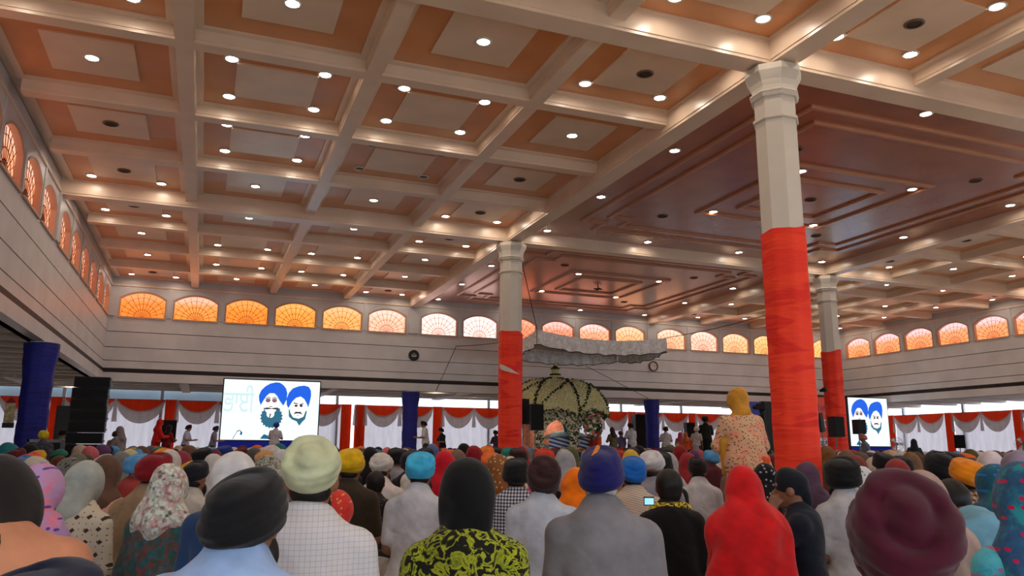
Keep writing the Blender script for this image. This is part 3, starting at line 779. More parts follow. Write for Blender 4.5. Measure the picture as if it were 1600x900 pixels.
for _ in range(4200):
    a = rnd.uniform(0, 2*PI); v = rnd.random()**1.25
    p = dome_pt(a, v); e = .02; d1 = dome_pt(a+e, v)-p; d2 = dome_pt(a, min(1, v+e))-p; nn = d1.cross(d2)
    if nn.length < 1e-8: nn = Vector((0, 0, 1))
    pts.append(p); nrm.append(nn)
petals(pts, nrm, .042, [M_FLG, M_FLW, M_FLW], 'dome_flowers', 1, shr)
for k in range(8):
    for da in (0,):
        a = PI/4*k+PI/8*0
        line = [dome_pt(a, q)*1.0 for q in np.linspace(0.02, .93, 22)]
        m = MB()
        for p in line:
            for _ in range(5):
                o = Vector((rnd.uniform(-.05, .05), rnd.uniform(-.05, .05), rnd.uniform(-.04, .06))); q = p*1.0+o; q.x *= 1.012; q.y *= 1.012
                m.add([q+Vector((0, 0, .06)), q+Vector((.05, 0, 0)), q+Vector((-.03, .045, 0)), q+Vector((-.03, -.045, 0))], [(0, 1, 2), (0, 2, 3), (0, 3, 1), (1, 3, 2)])
        m.build('rib_garland', M_LEAF, shr)['kind'] = 'stuff'
m = MB()
for k in range(150):
    a = 2*PI*k/150; p = dome_pt(a, 0.0)
    for _ in range(3):
        q = p+Vector((rnd.uniform(-.04, .04), rnd.uniform(-.04, .04), rnd.uniform(-.05, .04)))
        m.add([q+Vector((0, 0, .05)), q+Vector((.045, 0, 0)), q+Vector((-.03, .04, 0)), q+Vector((-.03, -.04, 0))], [(0, 1, 2), (0, 2, 3), (0, 3, 1), (1, 3, 2)])
m.build('rim_garland', M_LEAF, shr)['kind'] = 'stuff'
# diagonal garlands across the gores (the dark V marks)
for k in range(8):
    m = MB()
    for q in np.linspace(0, 1, 16):
        p = dome_pt(PI/4*k+PI/8+(q-.5)*PI/4*.9, .05+.62*q)
        for _ in range(4):
            w_ = p+Vector((rnd.uniform(-.04, .04), rnd.uniform(-.04, .04), rnd.uniform(-.03, .05))); w_.x *= 1.012; w_.y *= 1.012
            m.add([w_+Vector((0, 0, .055)), w_+Vector((.05, 0, 0)), w_+Vector((-.03, .045, 0)), w_+Vector((-.03, -.045, 0))], [(0, 1, 2), (0, 2, 3), (0, 3, 1), (1, 3, 2)])
    m.build('cross_garland', M_LEAF, shr)['kind'] = 'stuff'
fin = MB().lathe([(.19, 3.60), (.17, 3.76), (.19, 3.86), (.15, 3.88), (.14, 4.02), (.17, 4.08), (.15, 4.12), (.06, 4.18), (.09, 4.24), (.02, 4.36)], 14).build('finial', M_FLG, shr, True)
m = MB().lathe([(.20, 3.84), (.23, 3.87), (.20, 3.90)], 12).lathe([(.16, 4.06), (.19, 4.10), (.10, 4.16), (.02, 4.34)], 10).build('finial_leaves', M_LEAF, fin)
# arched side walls, eight faces
RW = 1.62
for k in range(8):
    a = PI/4*k+PI/8; L = 2*RW*math.tan(PI/8); nv_ = Vector((math.cos(a), math.sin(a), 0)); tv = Vector((-math.sin(a), math.cos(a), 0))
    ap = [(-L*.36, .0), (-L*.36, 1.15), (-L*.30, 1.42), (-L*.16, 1.58), (0, 1.70), (L*.16, 1.58), (L*.30, 1.42), (L*.36, 1.15), (L*.36, 0)]
    m = MB()
    def W3(s_, z_, o_=0): return tuple(nv_*(RW+o_)+tv*s_+Vector((0, 0, SZ+z_)))
    H2 = 2.16
    m.poly([W3(-L/2, 0), W3(-L*.36, 0), W3(-L*.36, H2), W3(-L/2, H2)]); m.poly([W3(L*.36, 0), W3(L/2, 0), W3(L/2, H2), W3(L*.36, H2)])
    for (s0, z0), (s1, z1) in zip(ap[1:-2], ap[2:-1]): m.poly([W3(s0, z0), W3(s1, z1), W3(s1, H2), W3(s0, H2)])
    wl = m.build('arched_side', paint('shrine_wall', (150, 154, 110), .8, .2, 20), shr)
    P_, N_ = [], []; cnt = 0
    while cnt < 420:
        s_ = rnd.uniform(-L/2, L/2); z_ = rnd.uniform(0, H2)
        if abs(s_) < L*.36 and z_ < 1.70-.55*(abs(s_)/(L*.36))**2.2: continue
        P_.append(W3(s_, z_, .02)); N_.append(nv_); cnt += 1
    petals(P_, N_, .040, [M_WF, M_WF, M_LEAF, M_FLW], 'side_flowers', 20+k, wl)
MB().lathe([(1.9, 0), (1.9, SZ)], 8, rot=PI/8).build('plinth', paint('plinth_cloth', (196, 150, 110), .8, .1), shr)
# seat with blue-and-white cloth, hangings
bed = thing('palanquin_bed', 'bed draped in pale blue and white cloth inside the flower shrine', 'bed', (SX+.05, SY-.85, SZ))
MB().box(-.80, .80, -.40, .40, 0, .80).build('base', paint('bed_base', (150, 190, 200), .7, .05), bed)
MB().grid(lambda u, v: (-.92+1.84*u, -.50+.98*v, 1.02+.30*math.sin(PI*u)**.5*math.sin(PI*min(1, v*1.1+.05))**.6), 24, 12).build('coverlet', fabric((196, 226, 240)), bed, True)
MB().grid(lambda u, v: (-.92+1.84*u, -.52, 1.05-.42*v-.05*abs(math.sin(u*2.5*PI))*(v > .5)), 30, 5).build('blue_stripe_skirt', fabric((220, 234, 242), 'stripe', (40, 76, 166), s=7), bed)
sc_ = tag(MB().grid(lambda u, v: (SX-1.2+2.4*u, SY+.35+.02*math.sin(u*40), SZ+1.95*v), 40, 2).build('backdrop_cloth', fabric((226, 140, 112)), None), 'peach backdrop cloth hanging inside the flower shrine', 'cloth')
hg = tag(MB().grid(lambda u, v: (SX-.02+(u-.5)*(.22+.5*v*v), SY-1.15, SZ+1.0+.85*v), 12, 10).build('hanging_cloth', fabric((96, 190, 220)), None), 'pale blue cloth hanging in the middle arch of the shrine', 'cloth')
sl = thing('shrine_lamp', 'round lamp glowing under the dome of the flower shrine', 'lamp', (SX, SY-.3, 2.35))
MB().lathe([(.16, 0), (.18, .05), (.05, .10)], 16).build('shade', M_WHITEP, sl, True); MB().lathe([(.001, -.004), (.15, -.004)], 16, cap=False).build('bulb_glass', emit('shrine_lamp_glow', (255, 240, 220), 45), sl)
bq = thing('flower_arrangement', 'standing bouquet of pink blooms and green leaves, right of the shrine', 'flowers', (SX+.62, SY-1.95, SZ))
MB().lathe([(.20, 0), (.12, .05), (.10, .75), (.17, .85), (.10, 1.0), (.16, 1.08)], 12).build('vase', paint('red_vase', (150, 30, 26), .4, .1), bq, True)
P_, N_ = [], []
for _ in range(160):
    v = Vector((rnd.gauss(0, 1), rnd.gauss(0, 1), rnd.gauss(0, 1))).normalized(); P_.append(Vector((0, 0, 1.5))+Vector((v.x*.32, v.y*.3, v.z*.48))); N_.append(v)
petals(P_, N_, .07, [paint('bouquet_leaf', (50, 120, 60), .7, .3, 10), paint('bouquet_leaf', (50, 120, 60)), paint('bouquet_pink', (222, 120, 120), .7, .2, 10), M_WF], 'blooms', 5, bq)
bq = thing('flower_arrangement', 'spiky cream lily arrangement on the stage edge below the blue column', 'flowers', (16.6, 25.95, SZ))
MB().lathe([(.2, 0), (.24, .3), (.2, .5)], 12).build('pot', paint('green_pot', (40, 80, 50), .5, .1), bq, True)
m = MB()
for k in range(46):
    a = rnd.uniform(0, 2*PI); e = rnd.uniform(.15, 1.3); L = rnd.uniform(.35, .6); d = Vector((math.cos(a)*math.cos(e), math.sin(a)*math.cos(e), math.sin(e))); s_ = Vector((-math.sin(a), math.cos(a), 0))*.035; o = Vector((0, 0, .5))
    m.add([o, o+d*L*.5+s_, o+d*L, o+d*L*.5-s_], [(0, 1, 2, 3)])
m.build('petals', paint('lily_cream', (222, 216, 150), .7, .15, 8), bq)
# marigold garland along the stage front
P_, N_ = [], []
for k in range(900):
    x = 8.4+8.8*k/900; P_.append((x, 25.55, .95+.05*math.sin(x*5)+rnd.uniform(-.03, .05))); N_.append((rnd.uniform(-.5, .5), -1, rnd.uniform(-.2, .6)))
gar = thing('stage_garland', 'red and orange flower garland strung along the stage rail', 'garland', (0, 0, 0))
petals(P_, N_, .045, [paint('marigold', (200, 70, 24), .8, .2, 20), paint('rose_red', (140, 24, 24), .8, .2, 20), M_LEAF], 'blossoms', 9, gar)
rl = MB().tube([(8.4, 25.6, .95), (17.2, 25.6, .95)], .02, 6)
for x in (8.4, 11.3, 14.2, 17.2): rl.tube([(x, 25.6, 0), (x, 25.6, .97)], .02, 6)
rl.build('rail', M_METAL, gar)

# ---- loudspeakers
def cabinet(w_, d_, h_, taper=.75, mat=None):
    m = MB(); b = w_/2; f = d_/2
    m.add([(-b,-f,0),(b,-f,0),(b*taper,f,0),(-b*taper,f,0),(-b,-f,h_),(b,-f,h_),(b*taper,f,h_),(-b*taper,f,h_)], [(0,3,2,1),(4,5,6,7),(0,1,5,4),(1,2,6,5),(2,3,7,6),(3,0,4,7)]); return m
def grille(w_, h_, d_, inset=.02): return MB().box(-w_/2+inset, w_/2-inset, -d_/2-.012, -d_/2, inset, h_-inset)
M_GRILL = paint('black_grille', (9, 9, 10), .7, .3, 90)
la = thing('loudspeaker_stack', 'tall stack of black line-array loudspeakers left of the screen', 'loudspeaker', (-2.16, 18.0, 0), -.12)
z = 0
for k in range(9):
    h_ = .42 if k < 2 else .222; tl = 0
    c = cabinet(.66, .5, h_-.012).build('cabinet', M_BLACK, la, loc=(.012*math.sin(k*1.7), .01*k, z))
    grille(.66, h_-.012, .5).build('grille', M_GRILL, c)
    for s_ in (-1, 1): MB().box(s_*.335-.012, s_*.335+.012, -.18, -.10, .03, .07).build('rigging_pin', M_METAL, c)
    z += h_
def stand_speaker(u, v, y, w_, h_, label, stand=True, rz=0, tilt=0, mat=None):
    p = at_y(u, v, y); t = thing('loudspeaker', label, 'loudspeaker', (p.x, y, 0), rz)
    zb = p.z-h_/2
    c = cabinet(w_, w_*.85, h_, .6).build('cabinet', mat or M_BLACK, t, loc=(0, 0, zb)); c.rotation_euler = (0, tilt, 0)
    grille(w_, h_, w_*.85).build('grille', M_GRILL if mat is None else mat, c)
    if stand:
        MB().tube([(0, 0, .3), (0, 0, zb+.02)], .02, 8).build('pole', M_METAL, t)
        for k in range(3): MB().tube([(0, 0, .55), (.45*math.cos(2.1*k), .45*math.sin(2.1*k), .01)], .014, 6).build('leg', M_METAL, t)
    else: MB().box(-w_/2, w_/2, -w_*.4, w_*.4, 0 if y < 25.6 else .38, zb).build('riser', M_BLACK, t)
    return t
stand_speaker(836, 652, 24.6, .46, .86, 'black loudspeaker on a stand in front of the flower shrine')
stand_speaker(817, 643, 25.2, .34, .86, 'black loudspeaker half hidden beside the torn red column', rz=.4)
stand_speaker(1305, 667, 17.4, .37, .56, 'black loudspeaker on a pole before the pink banner')
stand_speaker(1284, 660, 21.8, .16, .66, 'slim leaning column loudspeaker between the two red columns', tilt=-.12, mat=M_DGREY)
stand_speaker(1341, 667, 22.6, .40, .52, 'black loudspeaker in front of the right-hand screen')
stand_speaker(106, 665, 27.0, .62, 1.15, 'grey loudspeaker standing just left of the tall loudspeaker stack', False, mat=M_DGREY)
stand_speaker(264, 674, 31.5, .5, .8, 'black loudspeaker behind the woman in red, left')
stand_speaker(1000, 672, 31.9, .85, 1.4, 'big black loudspeaker left of the right blue column', False)
stand_speaker(1076, 672, 32.4, .46, .7, 'black loudspeaker before the curtain behind the man in white')
stand_speaker(1499, 690, 27.9, .46, .62, 'black loudspeaker against the right wall curtain', rz=-.8)
# flight case by the stack
t = thing('flight_case', 'black flight case with a metal edge beside the loudspeaker stack', 'case', (-2.9, 18.2, 0))
MB().box(-.28, .28, -.25, .25, 0, 1.12).build('box', M_BLACK, t); MB().box(-.29, .29, -.26, -.24, 1.08, 1.14).box(-.29, -.26, -.26, .26, .9, 1.14).build('edge', M_METAL, t)

# ---- pedestal fans by the right curtain
def fan(u, v, x, label):
    r_ = ray(u, v); tt = x/r_[0]; y = r_[1]*tt; z_ = CAM_H+r_[2]*tt
    t = thing('pedestal_fan', label, 'fan', (x, y, 0), -.8)
    MB().lathe([(.22, 0), (.22, .03), (.03, .06)], 16).build('base', M_METAL, t); MB().tube([(0, 0, .05), (0, .02, z_)], .018, 6).build('pole', M_METAL, t)
    g = MB()
    for r0 in (.08, .16, .24, .29):
        g.tube([(r0*math.cos(2*PI*k/24), -.10+.08*(r0/.29)**2, z_+r0*math.sin(2*PI*k/24)) for k in range(25)], .006, 4)
    for k in range(14):
        a = 2*PI*k/14; g.tube([(.06*math.cos(a), -.10, z_+.06*math.sin(a)), (.29*math.cos(a), -.02, z_+.29*math.sin(a))], .004, 4)
    g.build('guard', M_METAL, t)
    for k in range(3):
        a = 2*PI*k/3; c, s_ = math.cos(a), math.sin(a)
        MB().add([(0, -.05, z_), (c*.25-s_*.09, -.07, z_+s_*.25+c*.09), (c*.27, -.05, z_+s_*.27), (c*.25+s_*.07, -.03, z_+s_*.25-c*.07)], [(0, 1, 2, 3)]).build('blade', M_WHITEP, t)
    MB().lathe([(.05, -.06), (.06, .06)], 10, c=(0, .03, z_)).build('motor', M_DGREY, t)
fan(1401, 694, 28.2, 'pedestal fan between the right screen and the curtain')
fan(1598, 694, 30.5, 'pedestal fan cut off at the right edge')

# ---- banner wall right of the big column
p = at_y(1290, 660, 25.2)
bn = thing('banner', 'salmon pink banner with blue lettering between the two red columns', 'banner', (p.x, 25.2, 0))
MB().box(-2.3, 1.1, 0, .04, .38, 3.15).build('sheet', paint('salmon_banner', (226, 92, 78), .7, .06), bn)
MB().box(-2.4, -2.3, -.03, .07, 0, 3.2).box(1.1, 1.2, -.03, .07, 0, 3.2).box(-2.4, 1.2, -.03, .07, 3.15, 3.22).build('frame', M_BLACK, bn)
def text_mesh(s_, size, mat, parent, loc, name='lettering'):
    try:
        cu = bpy.data.curves.new('lettering', 'FONT'); cu.body = s_; cu.size = size; cu.extrude = .002; cu.align_x = 'CENTER'
        o = bpy.data.objects.new('tmp', cu); COL.objects.link(o); bpy.context.view_layer.update()
        me = bpy.data.meshes.new_from_object(o.evaluated_get(bpy.context.evaluated_depsgraph_get())); bpy.data.objects.remove(o)
        me.materials.clear(); me.materials.append(mat); o = link(name, me, parent, loc); o.rotation_euler = (PI/2, 0, 0); return o
    except Exception as ex: print('text', ex)
M_INK = paint('blue_ink', (34, 40, 130), .6, .05); M_PLQ = paint('white_label', (226, 222, 220), .6, .03)
MB().box(-.62, .35, -.012, 0, 1.02, 1.52).build('white_label', M_PLQ, bn)
text_mesh('\u0a38\u0a1f\u0a47\u0a1c', .40, M_INK, bn, (-.10, -.016, 1.14))
text_mesh('\u0a1c\u0a40 \u0a2a\u0a3f', .26, M_INK, bn, (-.25, -.006, 2.60))
text_mesh('\u0a30\u0a3f', .30, M_INK, bn, (-.02, -.016, 2.0)); MB().box(-.2, .3, -.010, 0, 1.95, 2.25).build('white_label', M_PLQ, bn)
# blue backdrop panel behind the tripod
p = at_y(1172, 660, 24.0)
bp = thing('backdrop_panel', 'blue fabric backdrop panel behind the camera tripod', 'panel', (p.x, 24.0, 0))
MB().box(-.75, .55, 0, .04, 0, 2.78).build('sheet', paint('blue_backdrop', (70, 84, 170), .8, .08), bp); MB().box(.55, .95, -.1, .1, 0, 2.8).build('dark_post', M_BLACK, bp)
# video camera on a tripod
p = at_y(1191, 640, 13.2)
tr = thing('camera_tripod', 'black video camera on a tripod beside the big red column', 'tripod', (p.x, 13.2, 0))
zt = p.z-.10
for k in range(3):
    a = .5+2.09*k; lg = MB().tube([(.03*math.cos(a), .03*math.sin(a), zt), (.38*math.cos(a), .38*math.sin(a), .0)], .016, 6).build('leg', M_BLACK, tr)
MB().tube([(0, 0, zt-.35), (0, 0, zt+.06)], .022, 8).build('centre_column', M_BLACK, tr)
MB().lathe([(.05, zt+.02), (.06, zt+.08), (.04, zt+.1)], 10).build('head', M_BLACK, tr)
cmr = MB().box(-.06, .06, -.16, .12, zt+.10, zt+.22).build('camera_body', M_BLACK, tr); MB().lathe([(.045, 0), (.05, .12)], 12).build('lens', M_BLACK, cmr, loc=(0, .12, zt+.16)).rotation_euler = (-PI/2, 0, 0)
MB().tube([(0, -.05, zt+.06), (-.30, -.25, zt-.04)], .009, 6).build('pan_handle', M_BLACK, tr)
# spotlight bracket on the far column
p = at_y(1288, 609, YM-.4)
t = thing('wall_spotlight', 'small black spotlight clamped to the far red column', 'spotlight', (p.x, YM-.35, p.z))
MB().lathe([(.04, -.1), (.085, .10), (.07, .10)], 12).build('housing', M_BLACK, t).rotation_euler = (PI/2.4, 0, .4); MB().tube([(0, 0, 0), (.2, .12, .02)], .02, 6).build('bracket', M_BLACK, t)
# hanging ornament beside the left blue column
p = at_y(15, 645, YM-.5)
t = thing('hanging_ornament', 'small cream and red framed ornament on the left edge of the blue column', 'ornament', (p.x, YM-.5, p.z))
MB().box(-.09, .09, -.02, .02, -.22, .2).build('panel', paint('ornament_cream', (170, 156, 120), .7, .3, 14), t); MB().box(-.10, .10, -.03, .03, -.30, -.20).build('base', M_BLACK, t); MB().prism([(-.09,-.03,.2),(.09,-.03,.2),(0,-.03,.32)], (0,1,0), .05).build('top', paint('ornament_red', (130, 26, 26), .7, .2), t)
# ================================================================== PEOPLE: blended distance-field bodies
BIG = 9.0
def _rot(n):
    z = Vector(n).normalized(); x = Vector((1, 0, 0)); x = (x-z*x.dot(z)).normalized(); y = z.cross(x)
    return np.array([x, y, z], dtype=np.float32)
def RC(a, b, r1, r2, sq=(1, 1, 1), k=.03):
    a = np.array(a, np.float32); b = np.array(b, np.float32); sq = np.array(sq, np.float32)
    def d(P):
        p = (P-a)/sq; ba = (b-a)/sq; L2 = max(float(ba@ba), 1e-9)
        t = np.clip((p@ba)/L2, 0, 1); q = p-t[..., None]*ba
        return (np.sqrt((q*q).sum(-1))-(r1+(r2-r1)*t))*float(sq.min())
    R = max(r1, r2)*sq
    return (d, np.minimum(a, b)-R, np.maximum(a, b)+R, k)
def EL(c, r, n=None, k=.03):
    c = np.array(c, np.float32); r = np.array(r, np.float32); M = _rot(n) if n is not None else None
    def d(P):
        p = P-c
        if M is not None: p = p@M.T
        k0 = np.sqrt(((p/r)**2).sum(-1)); k1 = np.sqrt(((p/(r*r))**2).sum(-1))+1e-6
        return k0*(k0-1)/k1
    R = r if M is None else np.full(3, r.max())
    return (d, c-R, c+R, k)
def TOR(c, n, ra, rb, r, k=.004, flat=1.0):
    c = np.array(c, np.float32); M = _rot(n)
    def d(P):
        p = (P-c)@M.T; x = p[..., 0]; y = p[..., 1]; z = p[..., 2]
        kk = np.sqrt((x/ra)**2+(y/rb)**2)+1e-6; g = np.sqrt((x/ra**2)**2+(y/rb**2)**2)+1e-6
        q = np.where(kk < .35, -.65*min(ra, rb), kk*(kk-1)/g)
        return np.sqrt(q*q+(z/flat)**2)-r
    R = max(ra, rb)+r*max(1, flat)
    return (d, c-R, c+R, k)
def CUT(p): return (p[0], p[1], p[2], -1.0)

def surface(prims, h, disp=None, zmin=None):
    """mesh (verts, quads) of the smooth union of prims on a grid of step h (surface nets)"""
    pos = [p for p in prims if p[3] >= 0]
    lo = np.min([p[1] for p in pos], 0)-3*h; hi = np.max([p[2] for p in pos], 0)+3*h
    n = np.ceil((hi-lo)/h).astype(int)+1
    ax = [lo[i]+h*np.arange(n[i], dtype=np.float32) for i in range(3)]
    phi = np.full(n, BIG, np.float32)
    for d, l, u, k in prims:
        m = abs(k)+2.5*h+.02
        i0 = np.maximum(np.floor((l-m-lo)/h).astype(int), 0); i1 = np.minimum(np.ceil((u+m-lo)/h).astype(int)+1, n)
        if (i1 <= i0).any(): continue
        sl = tuple(slice(a, b) for a, b in zip(i0, i1))
        P = np.stack(np.meshgrid(ax[0][sl[0]], ax[1][sl[1]], ax[2][sl[2]], indexing='ij'), -1).astype(np.float32)
        v = d(P); o = phi[sl]
        if k < 0: phi[sl] = np.maximum(o, -v)
        else:
            kk = max(k, 1e-4); hh = np.clip(kk-np.abs(o-v), 0, None)/kk
            phi[sl] = np.minimum(o, v)-hh*hh*kk*.25
    if disp is not None:
        near = np.abs(phi) < .06; I = np.argwhere(near)
        P = lo+h*I; phi[near] += disp(P).astype(np.float32)
    if zmin is not None:
        phi = np.maximum(phi, (zmin-ax[2])[None, None, :])
    s = phi < 0
    cnt = sum(s[a:n[0]-1+a, b:n[1]-1+b, c:n[2]-1+c].astype(np.int8) for a in (0, 1) for b in (0, 1) for c in (0, 1))
    act = (cnt > 0) & (cnt < 8); I = np.argwhere(act)
    offs = np.array([(a, b, c) for a in (0, 1) for b in (0, 1) for c in (0, 1)])
    V = np.stack([phi[I[:, 0]+o[0], I[:, 1]+o[1], I[:, 2]+o[2]] for o in offs], 1)
    acc = np.zeros((len(I), 3)); w_ = np.zeros(len(I))
    for i in range(8):
        for j in range(i+1, 8):
            if np.abs(offs[i]-offs[j]).sum() != 1: continue
            m = (V[:, i] < 0) != (V[:, j] < 0)
            t = np.where(m, V[:, i]/np.where(np.abs(V[:, i]-V[:, j]) < 1e-9, 1, V[:, i]-V[:, j]), 0)
            acc += m[:, None]*(offs[i]+(offs[j]-offs[i])*t[:, None]); w_ += m
    verts = lo+h*(I+acc/np.maximum(w_, 1)[:, None])
    vid = np.full(act.shape, -1, np.int64); vid[act] = np.arange(len(I))
    quads = []
    for axx in range(3):
        o1, o2 = [(1, 2), (2, 0), (0, 1)][axx]
        sl0 = [slice(None)]*3; sl1 = [slice(None)]*3; sl0[axx] = slice(0, -1); sl1[axx] = slice(1, None)
        A = s[tuple(sl0)]; E_ = np.argwhere(A != s[tuple(sl1)])
        E_ = E_[(E_[:, o1] > 0) & (E_[:, o2] > 0) & (E_[:, o1] < n[o1]-1) & (E_[:, o2] < n[o2]-1)]
        if not len(E_): continue
        def cell(d1, d2):
            q = E_.copy(); q[:, o1] -= d1; q[:, o2] -= d2; return vid[q[:, 0], q[:, 1], q[:, 2]]
        Q = np.stack([cell(1, 1), cell(0, 1), cell(0, 0), cell(1, 0)], 1)
        ins = A[E_[:, 0], E_[:, 1], E_[:, 2]]
        Q[~ins] = Q[~ins][:, ::-1]; quads.append(Q)
    return verts, np.concatenate(quads)
def np_mesh(name, verts, quads, mats, smooth=True):
    me = bpy.data.meshes.new(name); me.vertices.add(len(verts)); me.vertices.foreach_set('co', np.asarray(verts, np.float32).ravel())
    nf = len(quads); me.loops.add(nf*4); me.loops.foreach_set('vertex_index', np.asarray(quads, np.int32).ravel())
    me.polygons.add(nf); me.polygons.foreach_set('loop_start', np.arange(0, nf*4, 4, dtype=np.int32))
    me.polygons.foreach_set('use_smooth', np.full(nf, smooth))
    for m in (mats if isinstance(mats, (list, tuple)) else [mats]): me.materials.append(m)
    me.update(calc_edges=True); return me
def folds(seed, amp=.006, f=(9, 7, 11), vert=0.0):
    r = np.random.default_rng(seed); ph = r.uniform(0, 6.28, 6)
    def d(P):
        x, y, z = P[:, 0], P[:, 1], P[:, 2]
        a = np.sin(f[0]*x*2.2+f[2]*z*(1-vert)+ph[0]+1.8*np.sin(5*z+ph[1])+1.2*np.sin(6*x+ph[2]))
        b = np.sin(f[1]*z*2.6*(1-vert)-f[0]*x*1.3+8*y+ph[3]+1.5*np.sin(4*x+3*z+ph[4]))
        return amp*(.6*a+.5*b+.5*(1-2*np.abs(np.sin(4.5*x+3.2*z+ph[5]+1.5*np.sin(5*z+ph[1])))))
    return d

SK = skin_mat()
M_HAIR = paint('black_hair', (20, 16, 15), .5, .3, 30)
M_WBEARD = paint('grey_beard', (190, 182, 170), .8, .15, 40)

# ---- seated pose, facing +Y, head top near z = .86
def seated_joints(lean=0., armw=1., hunch=0.):
    L = lean
    J = dict(pel=(0, -.01, .11), waist=(0, -.015+.2*L, .25), chest=(0, .0+.42*L, .455-.02*hunch), scl=(0, .0+.55*L, .590-.02*hunch),
             neck=(0, .015+.62*L+.02*hunch, .645-.02*hunch), nk2=(0, .035+.70*L+.04*hunch, .695-.03*hunch), head=(0, .045+.80*L+.05*hunch, .772-.04*hunch))
    for s, n in ((-1, 'l'), (1, 'r')):
        J['sh'+n] = (s*.162*armw, .0+.54*L, .545-.02*hunch); J['el'+n] = (s*.200*armw, -.005+.35*L, .285); J['wr'+n] = (s*.14, .215+.15*L, .19)
        J['hd'+n] = (s*.075, .29+.15*L, .165)
        J['hip'+n] = (s*.10, .02, .10); J['kn'+n] = (s*.315, .25, .115); J['an'+n] = (s*-.06, .30+.04*s, .055); J['to'+n] = (s*-.17, .27+.05*s, .045)
    return J
def head_prims(c, s=1.0, yaw=0.):
    c = np.array(c)
    cy, sy = math.cos(yaw), math.sin(yaw)
    def o(x, y, z): return c+np.array((x*cy-y*sy, x*sy+y*cy, z))*s
    return [EL(o(0, .0, .012), (.076*s, .094*s, .102*s)), RC(o(0, .035, -.05), o(0, .055, -.085), .055*s, .038*s),
            RC(o(0, .088, .0), o(0, .112, -.028), .011*s, .016*s, k=.015), RC(o(-.03, .085, -.058), o(.03, .085, -.058), .012*s, .012*s, k=.012),
            RC(o(-.045, .085, .03), o(.045, .085, .03), .012*s, .012*s, k=.015),
            EL(o(-.080, -.005, -.01), (.014*s, .026*s, .034*s), k=.012), EL(o(.080, -.005, -.01), (.014*s, .026*s, .034*s), k=.012)]
def body_prims(J, inf=0.0, parts='thal', st=1.0):
    """t torso, h head, a upper arm, f forearm, l legs, n neck"""
    P = []
    if 't' in parts:
        P += [EL(J['pel'], (.185*st+inf, .14+inf, .115+inf)), RC(J['waist'], J['chest'], .152*st+inf, .165*st+inf, (1, .72, 1), .06),
              RC((0, J['scl'][1], J['scl'][2]-.025), (J['scl'][0]-.140*st, J['scl'][1], J['scl'][2]-.045), .085+inf, .060+inf, (1, .9, 1), .05), RC((0, J['scl'][1], J['scl'][2]-.025), (J['scl'][0]+.140*st, J['scl'][1], J['scl'][2]-.045), .085+inf, .060+inf, (1, .9, 1), .05),
              RC(J['scl'], J['neck'], .095+inf, .060+inf, (1.1, .9, 1), .05)]
    if 'n' in parts: P += [RC(J['neck'], J['nk2'], .056+inf, .054+inf, k=.03), RC(J['nk2'], J['head'], .054+inf, .060+inf, k=.02)]
    if 'h' in parts: P += head_prims(J['head'], 1.0)
    for n in 'lr':
        if 'a' in parts: P += [RC(J['sh'+n], J['el'+n], .050+inf, .042+inf, k=.03)]
        if 's' in parts:    # short sleeve
            a, b = np.array(J['sh'+n]), np.array(J['el'+n]); P += [RC(a, a+(b-a)*.80, .050+inf, .046+inf, k=.03)]
        if 'f' in parts: P += [RC(J['el'+n], J['wr'+n], .046+inf, .032+inf, k=.03)]
        if 'd' in parts: P += hand_prims(J['wr'+n], J['hd'+n])
        if 'l' in parts: P += [RC(J['hip'+n], J['kn'+n], .098+inf, .066+inf, k=.05), RC(J['kn'+n], J['an'+n], .062+inf, .045+inf, k=.04)]
        if 'o' in parts: P += [RC(J['an'+n], J['to'+n], .036, .026, (1, 1, .8), .03)]
    return P
def hand_prims(wr, hd, spread=.016):
    wr, hd = np.array(wr, float), np.array(hd, float); f = hd-wr; f /= np.linalg.norm(f)
    up = np.array((0, 0, 1.)); s = np.cross(f, up); s /= np.linalg.norm(s)+1e-9; dn = np.cross(s, f)
    P = [RC(wr, hd, .030, .034, k=.02)]
    for i, L in zip((-1.5, -.5, .5, 1.5), (.062, .075, .072, .055)):
        a = hd+s*i*.0175; b = a+f*L*.55-dn*.008; c = b+f*L*.45-dn*.028
        P += [RC(a, b, .0100, .0092, k=.006), RC(b, c, .0092, .0078, k=.004)]
    side = -1 if hd[0] > 0 else 1
    t0 = wr+(hd-wr)*.5+s*side*.026; P += [RC(t0, t0+f*.035+s*side*.022, .012, .010, k=.01), RC(t0+f*.035+s*side*.022, t0+f*.062+s*side*.022, .010, .008, k=.004)]
    return P

